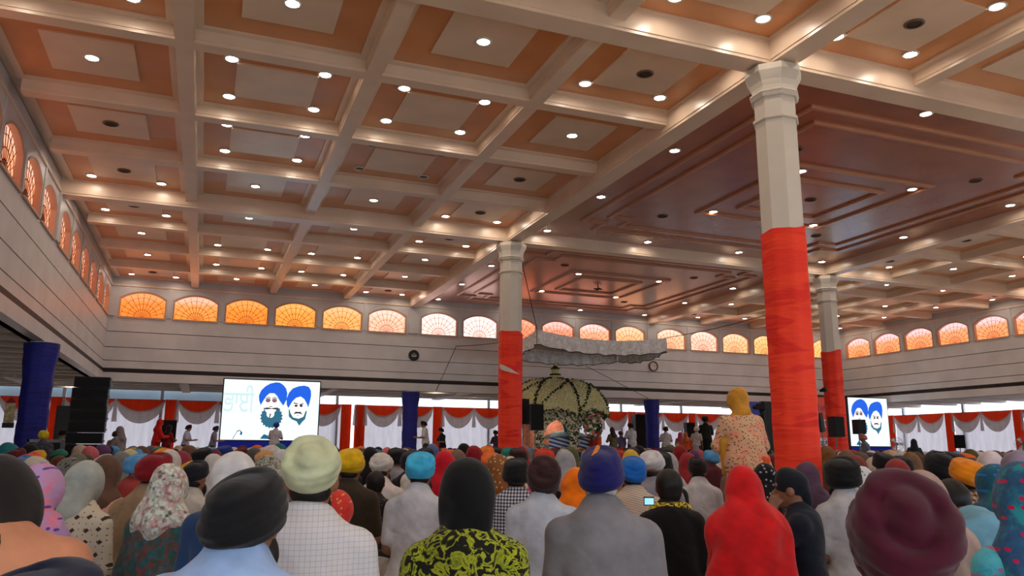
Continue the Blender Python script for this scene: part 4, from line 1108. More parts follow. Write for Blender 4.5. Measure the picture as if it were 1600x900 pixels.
def turban(head, w=.27, h=.21, dep=.29, style='ring', tilt=.5, roll=0., seed=0, dz=.055, res=.011, back=0.0, top=.150):
    c = np.array(head)+np.array((0, -.012-back, dz)); r = np.random.default_rng(seed)
    n = np.array((math.sin(roll), -math.sin(tilt), math.cos(tilt)))
    P = []
    if style == 'ring':      # thick rolled ring round an oval crown seen from behind
        P += [EL(c, (w*.42, dep*.40, h*.46), k=.0)]
        P += [EL(c+n*h*.15, (w*.30, h*.35, dep*.28), n, k=.003)]
        for i, (q, rr) in enumerate(((.37, .19), (.40, .17), (.43, .13), (.41, .11))):
            nn = n+np.array((r.uniform(-.06, .06), r.uniform(-.05, .05), 0)); 
            P += [TOR(c+n*(h*(.20-.15*i)), nn, w*q, (h*.5+dep*.5)*.5*2*q*.98, h*rr*.78, .003, 1.25)]
    elif style == 'peak':    # tight pleated dastar, broad crown rising to one side
        P += [EL(c, (w*.46, dep*.46, h*.50), k=.0), EL(c+np.array((math.sin(roll)*.05, .03, h*.10)), (w*.44, dep*.40, h*.42), (math.sin(roll)*.7, -.25, 1), k=.02)]
        for i in range(4):
            t = i/3; nn = np.array((math.sin(roll)+(.5-t)*.25, -.35-.25*t, 1.))
            P += [TOR(c+np.array((0, 0, h*(-.26+.15*i))), nn, w*(.40-.05*t*t), dep*(.40-.05*t*t), h*.17, .004, 1.3)]
    else:                    # soft low wrap
        P += [EL(c, (w*.48, dep*.47, h*.48), k=.0)]
        for i in range(3):
            nn = np.array((math.sin(roll)*(1-i*.6), -.3-.2*i, 1.)); P += [TOR(c+np.array((0, 0, h*(-.2+.14*i))), nn, w*.40, dep*.40, h*.2, .006, 1.2)]
    ax = np.array((math.sin(roll)*.6, -.5, 1.)); ax /= np.linalg.norm(ax); f0 = r.uniform(0, 6)
    def dsp(Q):
        t = (Q-c)@ax; return .0030*np.sin(t*150+2*np.sin((Q-c)[:, 0]*14+f0))+.003*np.sin((Q-c)[:, 0]*24+t*40+f0)
    V, Qd = surface(P, res, dsp)
    lo, hi = V.min(0), V.max(0); sz = (hi-lo)/np.array((w, dep, h))
    V = (V-(lo+hi)/2)/sz+(lo+hi)/2
    V[:, 2] += head[2]+top-V[:, 2].max(); V[:, 0] -= (V[:, 0].max()+V[:, 0].min())/2-head[0]; V[:, 1] -= (V[:, 1].max()+V[:, 1].min())/2-(head[1]-.012-back)
    return V, Qd
def scarf(J, length=.42, spread=.17, seed=0, res=.014, face=True, tight=1.0, peak=0., front=0., wide=False, narrow=0.):
    hd = np.array(J['head']); c = hd+np.array((0, -.006, .018)); sh = np.array(J['scl'])
    P = [EL(c, (.099*tight, .120*tight, .128), k=.0), EL(c+np.array((0, -.03, .02+peak)), (.088*tight, .095, .115), k=.03)]
    P += [RC(c+np.array((0, -.035, -.02)), (0, sh[1]-.055, sh[2]-.01), .100*tight, .118, (1, .82, 1), .05)]
    if narrow: P[-1] = RC(c+np.array((0, -.035, -.02)), (0, sh[1]-.075, narrow), .098*tight, .085, (1, .82, 1), .05)
    else: P += [RC((-.10, sh[1]-.01, sh[2]+.0), (.10, sh[1]-.01, sh[2]+.0), .084, .084, (1, .95, 1), .06)]
    if length < .42: P += [RC((0, sh[1]-.055, sh[2]-.01), (0, J['pel'][1]-.06, length), .12, spread, (1.15, .72, 1), .06)]
    if wide: P += [RC((-.11, sh[1], sh[2]-.04), (.11, sh[1], sh[2]-.04), .098, .098, (1, 1, 1), .07), RC((0, sh[1]-.02, sh[2]-.09), (0, J['pel'][1], .10), .19, .25, (1.1, .85, 1), .08)]
    if front: P += [RC((-.10, sh[1]+.08, .47), (-.14, sh[1]+.14, .25), .07, .09, k=.05), RC((.10, sh[1]+.08, .47), (.14, sh[1]+.14, .25), .07, .09, k=.05)]
    if face: P += [CUT(EL(hd+np.array((0, .135, -.015)), (.062, .085, .100)))]
    r = np.random.default_rng(seed); ph = r.uniform(0, 6.28, 4)
    def dsp(Q):
        a = np.arctan2(Q[:, 0], -(Q[:, 1]-sh[1])+.12); dn = np.clip((c[2]+.08-Q[:, 2])/.35, 0, 1)
        return .011*dn*np.sin(a*9+ph[0]+2*np.sin(Q[:, 2]*9+ph[1]))+.004*np.sin(Q[:, 0]*30+Q[:, 2]*22+ph[2])
    return surface(P, res, dsp)

FACE_TO = (12.7, 27.5)
def place(u, v, d, top):
    p = at_dist(u, v, d); s = p.z/top
    return p, s
N_PEOPLE = [0]; HEROES = []
def seated_person(label, u, v, d, headgear, hcol, top, cloth, trousers=None, turn=None, lean=.05, hunch=0., sleeve='short', st=1.0, tp=None, sp=None,
                  skin_hands=False, collar=True, beard=None, res=None, group=None, smax=1.22, hair=None, dx=0., legs=True, armw=1.0, extra=None, tpx=None, jmod=None, spx=None):
    """one seated worshipper: root empty > body, garment, trousers, headwear"""
    N_PEOPLE[0] += 1; seed = N_PEOPLE[0]
    J = seated_joints(lean, armw*st, hunch); hz = J['head'][2]
    if jmod: J.update(jmod); hz = J['head'][2]
    gear_top = {'turban': .155, 'scarf': .152, 'bare': .114, 'patka': .122, 'cap': .12}[headgear]
    d0 = d
    for q in (1, 1.04, .965, 1.08, .93, 1.12, .90, 1.17, .86, 1.22, 1.28, .8):
        p, s = place(u, v, d0*q, hz+gear_top); d = d0*q; s = min(max(s, .62), smax)
        if all((p.x-a_)**2+(p.y-b_)**2 > (.60)**2 for a_, b_ in HEROES): break
    HEROES.append((p.x, p.y))
    th = math.atan((u-800)/F_PX); cor = math.cos(th)**2*(1-.13/d)*d/F_PX/s
    if tpx: tp = dict(tp or {}, w=tpx[0]*cor, h=tpx[1]*cor/math.cos(th))
    if spx: sp = dict(sp or {}, tight=min(max(spx*cor/.205, .98), 1.25))
    if abs(d/d0-1) > .05: print('moved', label[:40], round(d/d0, 2))
    ang = math.atan2(-(FACE_TO[0]-p.x), FACE_TO[1]-p.y) if turn is None else turn
    hl = Vector((J['head'][0], J['head'][1], 0))*s
    hx = math.cos(ang)*hl.x-math.sin(ang)*hl.y; hy = math.sin(ang)*hl.x+math.cos(ang)*hl.y
    root = thing('person', label, 'person', (p.x-hx+dx, p.y-hy, 0), ang, group); root.scale = (s, s, s)
    h = res or (.013 if d < 3 else .016 if d < 5.2 else .02)
    v_, q_ = surface(body_prims(J, -.004, 'thnaflo', st)+(extra or [])+(hand_prims(J['wrl'], J['hdl'])+hand_prims(J['wrr'], J['hdr']) if skin_hands else [EL(J['hdl'], (.04, .05, .03)), EL(J['hdr'], (.04, .05, .03))]), min(h, .0085) if skin_hands else h)
    link('body', np_mesh('body', v_, q_, SK), root)
    g = body_prims(J, .014, 't'+('s' if sleeve == 'short' else 'af'), st)
    if collar and headgear != 'scarf': g += [TOR((J['neck'][0], J['neck'][1]+.002, J['neck'][2]+.024), (0, .35, 1), .066, .066, .013, .012, 1.6)]
    g += [EL((0, -.03, .06), (.205*st, .165, .10), k=.06)]
    if trousers is None: g += body_prims(J, .014, 'l')
    v_, q_ = surface(g, h, folds(seed, .006 if d > 3 else .005), 0.004)
    link('shirt' if headgear != 'scarf' else 'tunic', np_mesh('garment', v_, q_, cloth), root)
    if trousers is not None and legs:
        v_, q_ = surface(body_prims(J, .013, 'l')+[EL(J['pel'], (.19, .145, .11))], h*1.15, folds(seed+50, .006), .003)
        link('trousers', np_mesh('trousers', v_, q_, trousers), root)
    if headgear == 'turban':
        k = dict(seed=seed, res=max(.0075, h*.72)); k.update(tp or {})
        v_, q_ = turban(J['head'], **k); link('turban', np_mesh('turban', v_, q_, hcol), root)
        hv, hq = surface([EL((J['head'][0], J['head'][1]-.022, hz-.035), (.070, .072, .055))], h); link('hair', np_mesh('hair', hv, hq, M_HAIR if beard is None else beard), root)
    elif headgear == 'scarf':
        v_, q_ = scarf(J, seed=seed, res=h, **(sp or {})); link('scarf', np_mesh('scarf', v_, q_, hcol), root)
    elif headgear == 'patka':
        c = np.array(J['head'])
        v_, q_ = surface([EL(c+np.array((0, -.008, .03)), (.090, .107, .100)), EL(c+(0, .03, .095), (.05, .05, .045), k=.04), RC(c+(0, -.09, -.03), c+(0, -.10, -.075), .03, .035, k=.04)], h*.75, folds(seed, .002))
        link('head_cloth', np_mesh('head_cloth', v_, q_, hcol), root)
    elif headgear == 'bare':
        c = np.array(J['head'])
        v_, q_ = surface([EL(c+np.array((0, -.014, .022)), (.090, .104, .105)), EL(c+(0, -.045, -.05), (.068, .055, .06)), CUT(EL(c+(0, .12, -.035), (.075, .07, .085)))], h*.75, folds(seed, .003, (20, 20, 20)))
        link('hair', np_mesh('hair', v_, q_, hcol), root)
    if beard is not None or headgear == 'turban':
        c = np.array(J['head']); bm = beard or M_HAIR
        v_, q_ = surface([EL(c+(0, .055, -.085), (.072, .055, .065)), RC(c+(0, .07, -.10), c+(0, .085, -.17), .055, .03, k=.03), CUT(EL(c+(0, .12, -.02), (.05, .06, .05)))], h*.9, folds(seed, .004, (30, 20, 30)))
        link('beard', np_mesh('beard', v_, q_, bm), root)
    return root, J

def attach(o, root):
    """keep o where it stands in the world while making it a part of root"""
    mw = Matrix.LocRotScale(root.location, root.rotation_euler, root.scale); o.parent = root; o.matrix_parent_inverse = mw.inverted(); return o
# ---------------------------------------------------------------- worshippers in the foreground
F = fabric
TR_W = F((190, 180, 160)); TR_B = F((24, 24, 28)); TR_N = F((30, 32, 44))
# (label, u, v(top), distance, headgear, ...)
seated_person('man in near-black turban and light blue shirt, centre left foreground', 390, 727, 2.4, 'turban', F((16, 15, 18)), 0, F((158, 184, 224)), TR_B,
              tp=dict(style='peak', dep=.31, roll=.03), tpx=(133, 120), lean=.06, st=1.1,
              jmod=dict(scl=(0, .03, .625), neck=(0, .05, .675), shl=(-.19, .03, .575), shr=(.19, .03, .575)))
seated_person('man in pale green rolled turban and white checked shirt', 490, 677, 3.2, 'turban', F((202, 206, 166)), 0, F((214, 208, 206), 'check', (172, 170, 190), s=60), TR_W,
              tp=dict(style='ring', dep=.29, tilt=.95, roll=-.1), tpx=(97, 98), st=1.0, lean=.02, turn=-.15)
seated_person('man in sky blue turban and pale grey shirt sitting cross-legged', 658, 704, 6.0, 'turban', F((62, 178, 224)), 0, F((196, 196, 204)), F((176, 170, 164)),
              tp=dict(style='ring', dep=.27, tilt=.75, roll=.25), tpx=(49, 47), st=0.96, lean=.06)
seated_person('woman with long black veil and black and yellow patterned tunic', 733, 714, 3.3, 'scarf', F((10, 9, 11)), 0, F((26, 24, 16), 'paisley', (170, 176, 40), (120, 126, 30)), None,
              sp=dict(narrow=.22), sleeve='short', st=1.05, spx=84)
seated_person('man in dark maroon-brown turban and bluish white shirt', 850, 709, 5.2, 'turban', F((52, 26, 28)), 0, F((186, 192, 206)), TR_B,
              tp=dict(style='ring', dep=.27, tilt=1.0, roll=.05), tpx=(55, 66), st=1.0, lean=.05)
navy, JN = seated_person('man in navy turban with orange band and grey shirt, white beard', 938, 693, 3.9, 'turban', F((24, 22, 92)), 0, F((128, 124, 128)), F((60, 62, 70)),
              tp=dict(style='peak', dep=.30, roll=-.22), tpx=(74, 73), st=1.08, lean=.12, beard=M_WBEARD)
seated_person('woman under a long translucent red veil, seated before the big column', 1158, 727, 4.9, 'scarf', F((206, 22, 26)), 0, F((176, 20, 24)), None,
              sp=dict(length=.06, spread=.28, wide=True), st=.92, lean=.04, spx=50)
seated_person('man in large dark burgundy turban, closest at lower right', 1400, 727, 1.86, 'turban', F((70, 10, 30)), 0, F((26, 22, 26)), TR_B,
              tp=dict(style='ring', dep=.28, tilt=1.0, roll=.10), tpx=(188, 205), st=1.0, lean=.02, turn=-.70)
seated_person('woman in dark brown headscarf and peach tunic at the left edge', 6, 713, 2.75, 'scarf', F((34, 26, 24)), 0, F((204, 136, 100)), None,
              sp=dict(narrow=.66), st=1.2, lean=.03, sleeve='long', spx=92, turn=-.1,
              jmod=dict(scl=(0, .02, .655), neck=(0, .05, .69), nk2=(0, .08, .70), head=(0, .11, .735), shl=(-.20, .02, .615), shr=(.20, .02, .615), chest=(0, .02, .50), ell=(-.25, .02, .33), elr=(.25, .02, .33)))
seated_person('person in dark navy turban at the very bottom left corner', 62, 872, 1.55, 'turban', F((18, 17, 44)), 0, F((60, 50, 60)), TR_B, tp=dict(style='peak', w=.27, h=.20, dep=.28), smax=1.0)
seated_person('woman in lavender floral headscarf behind the peach tunic', 72, 724, 4.9, 'scarf', F((184, 150, 196), 'print', (90, 70, 150), (222, 120, 140)), 0, F((170, 134, 178)), None, sp=dict(length=.25, spread=.17), st=.98, spx=48)
seated_person('woman in white net headscarf and cream tunic with brown motifs', 140, 719, 5.0, 'scarf', F((172, 176, 170)), 0, F((206, 196, 176), 'motif', (70, 52, 44)), None, sp=dict(narrow=.60), st=1.08, sleeve='long', spx=54)
seated_person('woman in white flowered headscarf and teal floral tunic', 270, 724, 5.4, 'scarf', F((212, 218, 206), 'floral', (70, 90, 70), (190, 120, 130), s=1.5), 0, F((60, 84, 78), 'floral', (24, 110, 124), (150, 50, 44), s=1.3), None, sp=dict(length=.43), st=1.0, sleeve='long', spx=58)
seated_person('man in crimson turban and tan shirt', 244, 705, 6.2, 'turban', F((128, 14, 26)), 0, F((160, 132, 104)), TR_B, tp=dict(style='soft', w=.23, h=.19, dep=.26), st=1.1, lean=.05, dx=.0)
seated_person('woman in brown headscarf and pale peach tunic left of the tan shirt', 171, 711, 6.9, 'scarf', F((96, 70, 56)), 0, F((222, 160, 136)), None, st=1.0, sleeve='long', dx=.0, spx=28)
seated_person('woman in grey speckled headscarf and red tunic', 115, 714, 5.9, 'scarf', F((96, 94, 90), 'print', (40, 40, 40), (140, 136, 130)), 0, F((196, 40, 56)), None, spx=34)
seated_person('man in golden yellow turban and dark olive shirt', 549, 699, 6.6, 'turban', F((222, 176, 14)), 0, F((52, 42, 30)), F((24, 22, 22)), tp=dict(style='ring', w=.215, h=.20, dep=.25, tilt=.8, roll=.15), st=1.15, lean=.05)
seated_person('child with short black hair beside the olive shirt', 588, 737, 6.2, 'bare', M_HAIR, 0, F((30, 26, 30), 'print', (90, 80, 80), (60, 50, 60)), None, smax=.9)
seated_person('man in white turban and white shirt behind the black-haired child', 597, 706, 7.6, 'turban', F((206, 200, 194)), 0, F((216, 208, 204)), TR_W, tp=dict(style='ring', w=.22, h=.20, dep=.25, tilt=1.0), st=1.1)
seated_person('woman in plain white headscarf beside the sky blue turban', 640, 738, 7.4, 'scarf', F((214, 208, 200)), 0, F((210, 204, 198)), None, smax=1.1)
seated_person('woman in bright red headscarf right of the sky blue turban', 696, 704, 7.6, 'scarf', F((196, 18, 40)), 0, F((60, 14, 24)), None, sp=dict(length=.36, tight=1.05), spx=31)
seated_person('woman in brown embroidered headscarf behind the black veil', 779, 709, 7.4, 'scarf', F((136, 84, 44), 'print', (196, 160, 100), (120, 70, 36)), 0, F((150, 36, 40)), None, sp=dict(length=.34), spx=28)
seated_person('person in black turban and black and white gingham shirt', 816, 714, 6.6, 'turban', F((14, 14, 18)), 0, F((214, 216, 222), 'gingham', (36, 40, 60), s=42), TR_B, tp=dict(style='peak', w=.22, h=.20, dep=.26), st=1.2, dx=-.05)
seated_person('woman under a plain bright orange shawl', 893, 731, 5.6, 'scarf', F((244, 120, 10)), 0, F((232, 104, 10)), None, sp=dict(length=.06, spread=.2, wide=True), smax=1.0, dx=.04, spx=46)
seated_person('man in royal blue turban and fine striped cream shirt', 984, 711, 6.2, 'turban', F((22, 100, 186)), 0, F((206, 190, 172), 'stripe', (176, 156, 142), s=60), TR_W, tp=dict(style='peak', w=.215, h=.20, dep=.26), st=1.08, dx=.02)
seated_person('man in white turban and grey shirt beside the royal blue turban', 1003, 702, 7.2, 'turban', F((206, 202, 206)), 0, F((140, 138, 150)), TR_B, tp=dict(style='ring', w=.215, h=.19, dep=.25, roll=-.4, tilt=.7), st=1.1, dx=.1)
seated_person('man in black turban right of the white turban', 1031, 704, 7.8, 'turban', F((14, 13, 15)), 0, F((26, 24, 30)), TR_B, tp=dict(style='peak', w=.23, h=.21, dep=.27))
boy, JB = seated_person('boy with black hair, yellow and black collar and black jacket', 1044, 735, 4.9, 'bare', M_HAIR, 0, F((14, 14, 17)), TR_B, smax=1.0, sleeve='long', collar=False)
seated_person('boy in black head cloth and navy polo shirt, barefoot', 1230, 735, 5.3, 'patka', F((20, 24, 32)), 0, F((22, 28, 44)), TR_B, smax=1.0, turn=.75, st=.92, dx=.02, skin_hands=True, jmod=dict(ell=(-.20, .16, .42), wrl=(-.08, .20, .635), hdl=(-.035, .19, .70)),
              extra=[RC((.05, -.16, .05), (.08, -.27, .035), .036, .030), RC((.08, -.27, .035), (.085, -.32, .022), .024, .014), RC((-.05, -.16, .05), (-.03, -.26, .035), .036, .030), RC((-.03, -.26, .035), (-.02, -.31, .022), .024, .014)])
seated_person('woman in purple hooded scarf at the foot of the big column', 1258, 721, 7.6, 'scarf', F((86, 62, 84)), 0, F((80, 56, 76)), None, sp=dict(length=.10, spread=.19, tight=.95), smax=1.1, spx=30)
seated_person('man in black peaked turban and pale grey shirt beside the red column', 1310, 711, 5.5, 'turban', F((12, 12, 14)), 0, F((184, 182, 186)), TR_W, tp=dict(style='peak', w=.235, h=.215, dep=.28, roll=-.35), st=1.0, dx=.02)
seated_person('woman in white and grey printed headscarf behind the pale grey shirt', 1342, 729, 6.6, 'scarf', F((206, 208, 212), 'print', (130, 136, 146), (230, 230, 232)), 0, F((190, 190, 196)), None, smax=1.05)
seated_person('woman in beige headscarf directly behind the burgundy turban', 1435, 734, 4.3, 'scarf', F((168, 140, 128)), 0, F((176, 146, 136)), None, sp=dict(length=.2, spread=.19), smax=1.05, dx=.0, spx=50)
seated_person('man in light blue shirt bowing his head, right of the beige headscarf', 1482, 752, 5.2, 'bare', M_HAIR, 0, F((110, 164, 190)), TR_N, lean=.36, hunch=2.6, st=1.0, smax=1.2)
seated_person('man in amber orange turban and brown plaid shirt', 1493, 713, 6.6, 'turban', F((226, 132, 14)), 0, F((196, 160, 116), 'plaid', (50, 30, 36), s=34), TR_B, tp=dict(style='peak', w=.24, h=.21, dep=.27, roll=.2), st=1.1, dx=.1)
seated_person('man in black turban and plum shirt left of the amber turban', 1456, 703, 7.4, 'turban', F((14, 16, 16)), 0, F((92, 26, 60)), TR_B, tp=dict(style='peak', w=.215, h=.21, dep=.26, roll=-.1), dx=.06)
seated_person('woman in deep blue and green headscarf and teal shawl', 1548, 724, 5.0, 'scarf', F((26, 74, 108), 'print', (24, 110, 190), (30, 100, 96)), 0, F((20, 84, 120)), None, sp=dict(length=.08, spread=.24, wide=True), st=1.0, spx=38)
seated_person('woman in pink and teal printed headscarf and turquoise shawl, right edge', 1590, 722, 4.2, 'scarf', F((40, 70, 110), 'print', (180, 20, 70), (36, 130, 140)), 0, F((86, 176, 190), 'print', (170, 100, 140), (60, 150, 170)), None, sp=dict(length=.40, spread=.2), st=1.1, sleeve='long', spx=56)
seated_person('woman in lavender grey headscarf near the right edge', 1586, 703, 7.4, 'scarf', F((142, 130, 152)), 0, F((150, 140, 150)), None)
seated_person('woman in stiff white headscarf behind the blue and green headscarf', 1543, 707, 8.2, 'scarf', F((210, 198, 204)), 0, F((200, 190, 196)), None, sp=dict(peak=.02))
seated_person('woman in white headscarf in front of the left screen', 372, 705, 4.6, 'scarf', F((216, 214, 214)), 0, F((34, 66, 110)), None, smax=1.1, sp=dict(narrow=.62))
seated_person('woman in black and cream speckled headscarf left of the pale green turban', 424, 711, 5.2, 'scarf', F((150, 146, 128), 'paisley', (30, 30, 28), (170, 166, 150)), 0, F((60, 60, 80)), None)
seated_person('man in small navy turban and white shirt left of the near-black turban', 318, 718, 6.6, 'turban', F((24, 24, 34)), 0, F((196, 190, 184)), TR_W, tp=dict(style='soft', w=.20, h=.17, dep=.25), st=1.05, dx=-.05)
seated_person('person in yellow turban beside the flowered headscarf', 296, 719, 7.8, 'turban', F((214, 160, 22)), 0, F((190, 186, 180)), TR_W, tp=dict(style='soft', w=.18, h=.19, dep=.22))
seated_person('man in white short-sleeved shirt left of the standing woman', 1074, 712, 8.0, 'turban', F((30, 20, 24)), 0, F((206, 204, 210)), TR_B, tp=dict(style='soft', w=.20, h=.18, dep=.24), st=1.0, dx=.12)
seated_person('woman in sheer white headscarf and black flowered tunic', 1042, 707, 8.6, 'scarf', F((176, 176, 180)), 0, F((196, 186, 160), 'print', (40, 36, 40), (216, 206, 176)), None)
seated_person('woman in burnt orange headscarf and dark tunic beside the big column', 1180, 702, 7.6, 'turban', F((226, 84, 30)), 0, F((22, 20, 24)), TR_B, tp=dict(style='soft', w=.24, h=.2, dep=.28, roll=.4), dx=.0)
seated_person('woman with black dotted stole and bare brown arm before the big column', 1192, 724, 6.6, 'scarf', F((14, 14, 18), 'print', (150, 150, 160), (18, 18, 24)), 0, F((150, 84, 60)), None, smax=1.05)

seated_person('small person in red and orange printed shawl behind the white checked shirt', 530, 766, 4.7, 'scarf', F((206, 60, 48), 'print', (226, 140, 70), (190, 36, 40)), 0, F((190, 40, 44)), None, smax=.86)
# orange under-band showing at the front of the navy turban, collar of the young person, phone
p = at_dist(929, 707, 3.82); p1, p2 = at_dist(934, 699, 3.86)-p, at_dist(924, 718, 3.80)-p
o = np_mesh('under_band', *surface([RC(p1, p2, .011, .008)], .005), F((236, 130, 50))); attach(link('under_band', o, None, p), navy)
nk = np.array(JB['neck'])
link('collar_scarf', np_mesh('collar_scarf', *surface([TOR(nk+(0, .0, -.005), (0, .25, 1), .085, .075, .030), RC(nk+(-.09, .0, -.02), nk+(.09, 0, -.02), .05, .05, (1, .9, 1))], .012, folds(77, .005)), F((222, 190, 40), 'paisley', (30, 26, 20), (40, 34, 20))), boy)
p = at_dist(1014, 783, 5.0)
ph = thing('phone', 'small phone with a lit pale blue display above the grey shirt', 'phone', p, -.3)
MB().box(-.032, .032, -.004, .004, -.026, .026).build('case', M_BLACK, ph); MB().box(-.028, .028, -.0055, -.004, -.020, .018).build('display', emit('phone_display', (150, 214, 246), 1.0), ph)
# ---------------------------------------------------------------- standing people (stage and helpers)
def stand_joints(lean=0., arms='down', bend=0.):
    J = dict(pel=(0, 0, .93), waist=(0, .01+.1*lean, 1.06), chest=(0, .02+.32*lean, 1.26-.05*lean), scl=(0, .02+.5*lean, 1.40-.10*lean), neck=(0, .03+.56*lean, 1.455-.12*lean), nk2=(0, .045+.66*lean, 1.52-.15*lean), head=(0, .055+.78*lean, 1.62-.20*lean))
    for s, n in ((-1, 'l'), (1, 'r')):
        sh = (s*.175, .02+.5*lean, 1.385-.10*lean); J['sh'+n] = sh
        if arms == 'down': J['el'+n] = (s*.235, .03, 1.12); J['wr'+n] = (s*.235, .12, .88); J['hd'+n] = (s*.225, .15, .80)
        elif arms == 'front': J['el'+n] = (s*.25, .10+.3*lean, 1.12-.05*lean); J['wr'+n] = (s*.12, .34+.3*lean, 1.12-.08*lean); J['hd'+n] = (s*.08, .42+.3*lean, 1.14-.08*lean)
        J['hip'+n] = (s*.09, 0, .90); J['kn'+n] = (s*.10, .03, .49); J['an'+n] = (s*.11, -.01, .09); J['to'+n] = (s*.12, .14, .04)
    return J
def standing_archetype(kind):
    J = stand_joints(.05, 'front' if kind != 'm2' else 'down')
    b = np_mesh('body', *surface(body_prims(J, -.004, 'thnaflo')+hand_prims(J['wrl'], J['hdl'])+hand_prims(J['wrr'], J['hdr']), .02), SK)
    g = body_prims(J, .014, 't'+('af' if kind == 'w' else 's'))
    g += [RC((0, 0, 1.0), (0, .0, .62 if kind != 'w' else .45), .17, .20 if kind != 'w' else .25, (1, .75, 1), .05)]
    gm = np_mesh('garment', *surface(g, .022, folds(3, .005)), SK)
    tm = np_mesh('trousers', *surface(body_prims(J, .02, 'l'), .024, folds(5, .005)), SK)
    if kind == 'w': hm = np_mesh('scarf', *scarf(dict(J), length=.5, res=.02, seed=2) if False else surface([EL(np.array(J['head'])+(0, -.006, .018), (.10, .12, .128)), RC(np.array(J['head'])+(0, -.03, 0), (0, J['scl'][1]-.04, 1.36), .10, .15, (1, .8, 1), .05), CUT(EL(np.array(J['head'])+(0, .135, -.015), (.062, .085, .1)))], .02, folds(8, .006)), SK)
    else: hm = np_mesh('turban', *turban(J['head'], .25, .21, .27, 'peak' if kind == 'm' else 'soft', res=.016), SK)
    return b, gm, tm, hm
STA = {k: standing_archetype(k) for k in ('m', 'm2', 'w')}
def oslot(o, m):
    o.material_slots[0].link = 'OBJECT'; o.material_slots[0].material = m
def standing(label, u, v, d, kind, hcol, gcol, tcol, faceang, zfloor=.38, group=None):
    b, g, tm, h = STA[kind]
    if zfloor > 0: p = at_y(u, v, 26.35+max(0, d-24)*.14); zfloor = .38
    else: p = at_dist(u, v, d)
    s = (p.z-zfloor)/1.79; s = min(max(s, .74), 1.14)
    r = thing('person', label, 'person', (p.x, p.y, zfloor), faceang, group); r.scale = (s, s, s)
    link('body', b, r)
    o = link('tunic' if kind == 'w' else 'shirt', g, r); oslot(o, gcol)
    o = link('trousers', tm, r); oslot(o, tcol)
    o = link('scarf' if kind == 'w' else 'turban', h, r); oslot(o, hcol)
    return r
WHT = F((206, 204, 206)); BK = F((18, 17, 20)); TRS = F((60, 58, 62))
standing('man in white shirt and black turban standing right of the left blue column', 666, 656, 27.5, 'm', BK, WHT, TRS, 1.4)
standing('man in black shirt and black turban facing the man in white', 692, 667, 28.5, 'm', BK, F((20, 20, 24)), TRS, 1.9, .2)
standing('man in lavender white shirt and dark turban left of the screen', 292, 662, 27.5, 'm', F((30, 18, 22)), F((176, 178, 206)), TRS, -1.9)
standing('man in grey shirt and navy turban at the left edge of the screen', 334, 668, 28.0, 'm', F((30, 34, 90)), F((120, 122, 140)), TRS, -1.6, .2)
standing('man in pale shirt and blue turban standing in front of the left screen', 431, 658, 26.6, 'm', F((24, 60, 140)), F((186, 184, 190)), TRS, -.4, .38)
standing('woman in bright red veil and tunic, left of the screen', 247, 653, 25.0, 'w', F((190, 22, 24)), F((206, 26, 24)), F((120, 20, 24)), -1.2, .38)
standing('person in dark red carrying something beside the woman in red veil', 262, 668, 26.0, 'w', F((40, 14, 20)), F((120, 20, 30)), F((60, 16, 20)), -.8, .2)
standing('woman in grey veil bending beside the loudspeaker stack', 192, 664, 24, 'w', F((130, 122, 124)), F((140, 128, 130)), F((110, 60, 66)), .9, 0)
standing('child in maroon beside the woman in grey veil', 180, 671, 24.6, 'm2', F((50, 24, 22)), F((130, 110, 110)), TRS, -.4, .0)
standing('man with yellow headcloth and dark camouflage shirt by the blue column', 69, 674, 17.3, 'm2', F((196, 176, 30)), F((56, 58, 70), 'print', (20, 22, 30), (100, 100, 110)), TRS, .2, 0)
standing('man in grey shirt in front of the grey loudspeaker', 95, 668, 23.4, 'm2', F((16, 14, 16)), F((110, 104, 108)), TRS, -.9, 0)
standing('woman in orange and red stole right of the shrine', 934, 669, 24.6, 'w', F((206, 70, 70)), F((224, 76, 28), 'print', (236, 170, 40), (200, 40, 24)), F((150, 50, 30)), .2, .3)
standing('person in olive shawl right of the shrine', 958, 666, 25.0, 'w', F((70, 52, 50)), F((112, 104, 80)), TRS, .1, .38)
standing('man in plain purple shirt partly behind the olive shawl', 971, 672, 26.0, 'm2', F((96, 66, 66)), F((110, 96, 130)), TRS, 0, .38)
standing('man in white shirt and black turban right of the olive shawl', 987, 659, 24.2, 'm', BK, F((200, 204, 214)), TRS, .1, .38)
standing('man in white shirt with black turban near the right blue column', 1040, 665, 24.4, 'm', BK, F((196, 194, 200)), TRS, -.5, .38)
standing('woman in pink veil reaching out right of the man in white', 1062, 674, 24.8, 'w', F((206, 70, 96)), F((190, 110, 90)), TRS, -.8, .38)
standing('woman in orange veil and orange tunic on the stage', 1071, 674, 24.0, 'w', F((196, 110, 60)), F((214, 90, 40)), TRS, -.6, .38)
standing('man in white turban and white shirt near the standing woman', 1087, 665, 23.6, 'm2', F((214, 208, 200)), F((200, 196, 196)), TRS, -1.0, .38)
standing('man in dark green clothes left of the standing woman', 1102, 648, 20.6, 'm', F((30, 16, 24)), F((24, 34, 28)), TRS, -.4, .38)
standing('woman in teal veil standing before the right wall curtain', 1427, 684, 25.8, 'w', F((30, 40, 50)), F((44, 66, 70)), TRS, -.9, .0)
standing('man in pale grey shirt bending in front of the right screen', 1352, 676, 24.6, 'm2', F((196, 120, 110)), F((120, 130, 150)), TRS, 1.2, .0)
standing('man in dark blue turban half behind the red torn column', 776, 673, 29.0, 'm', BK, F((60, 50, 60)), TRS, .3, .1)

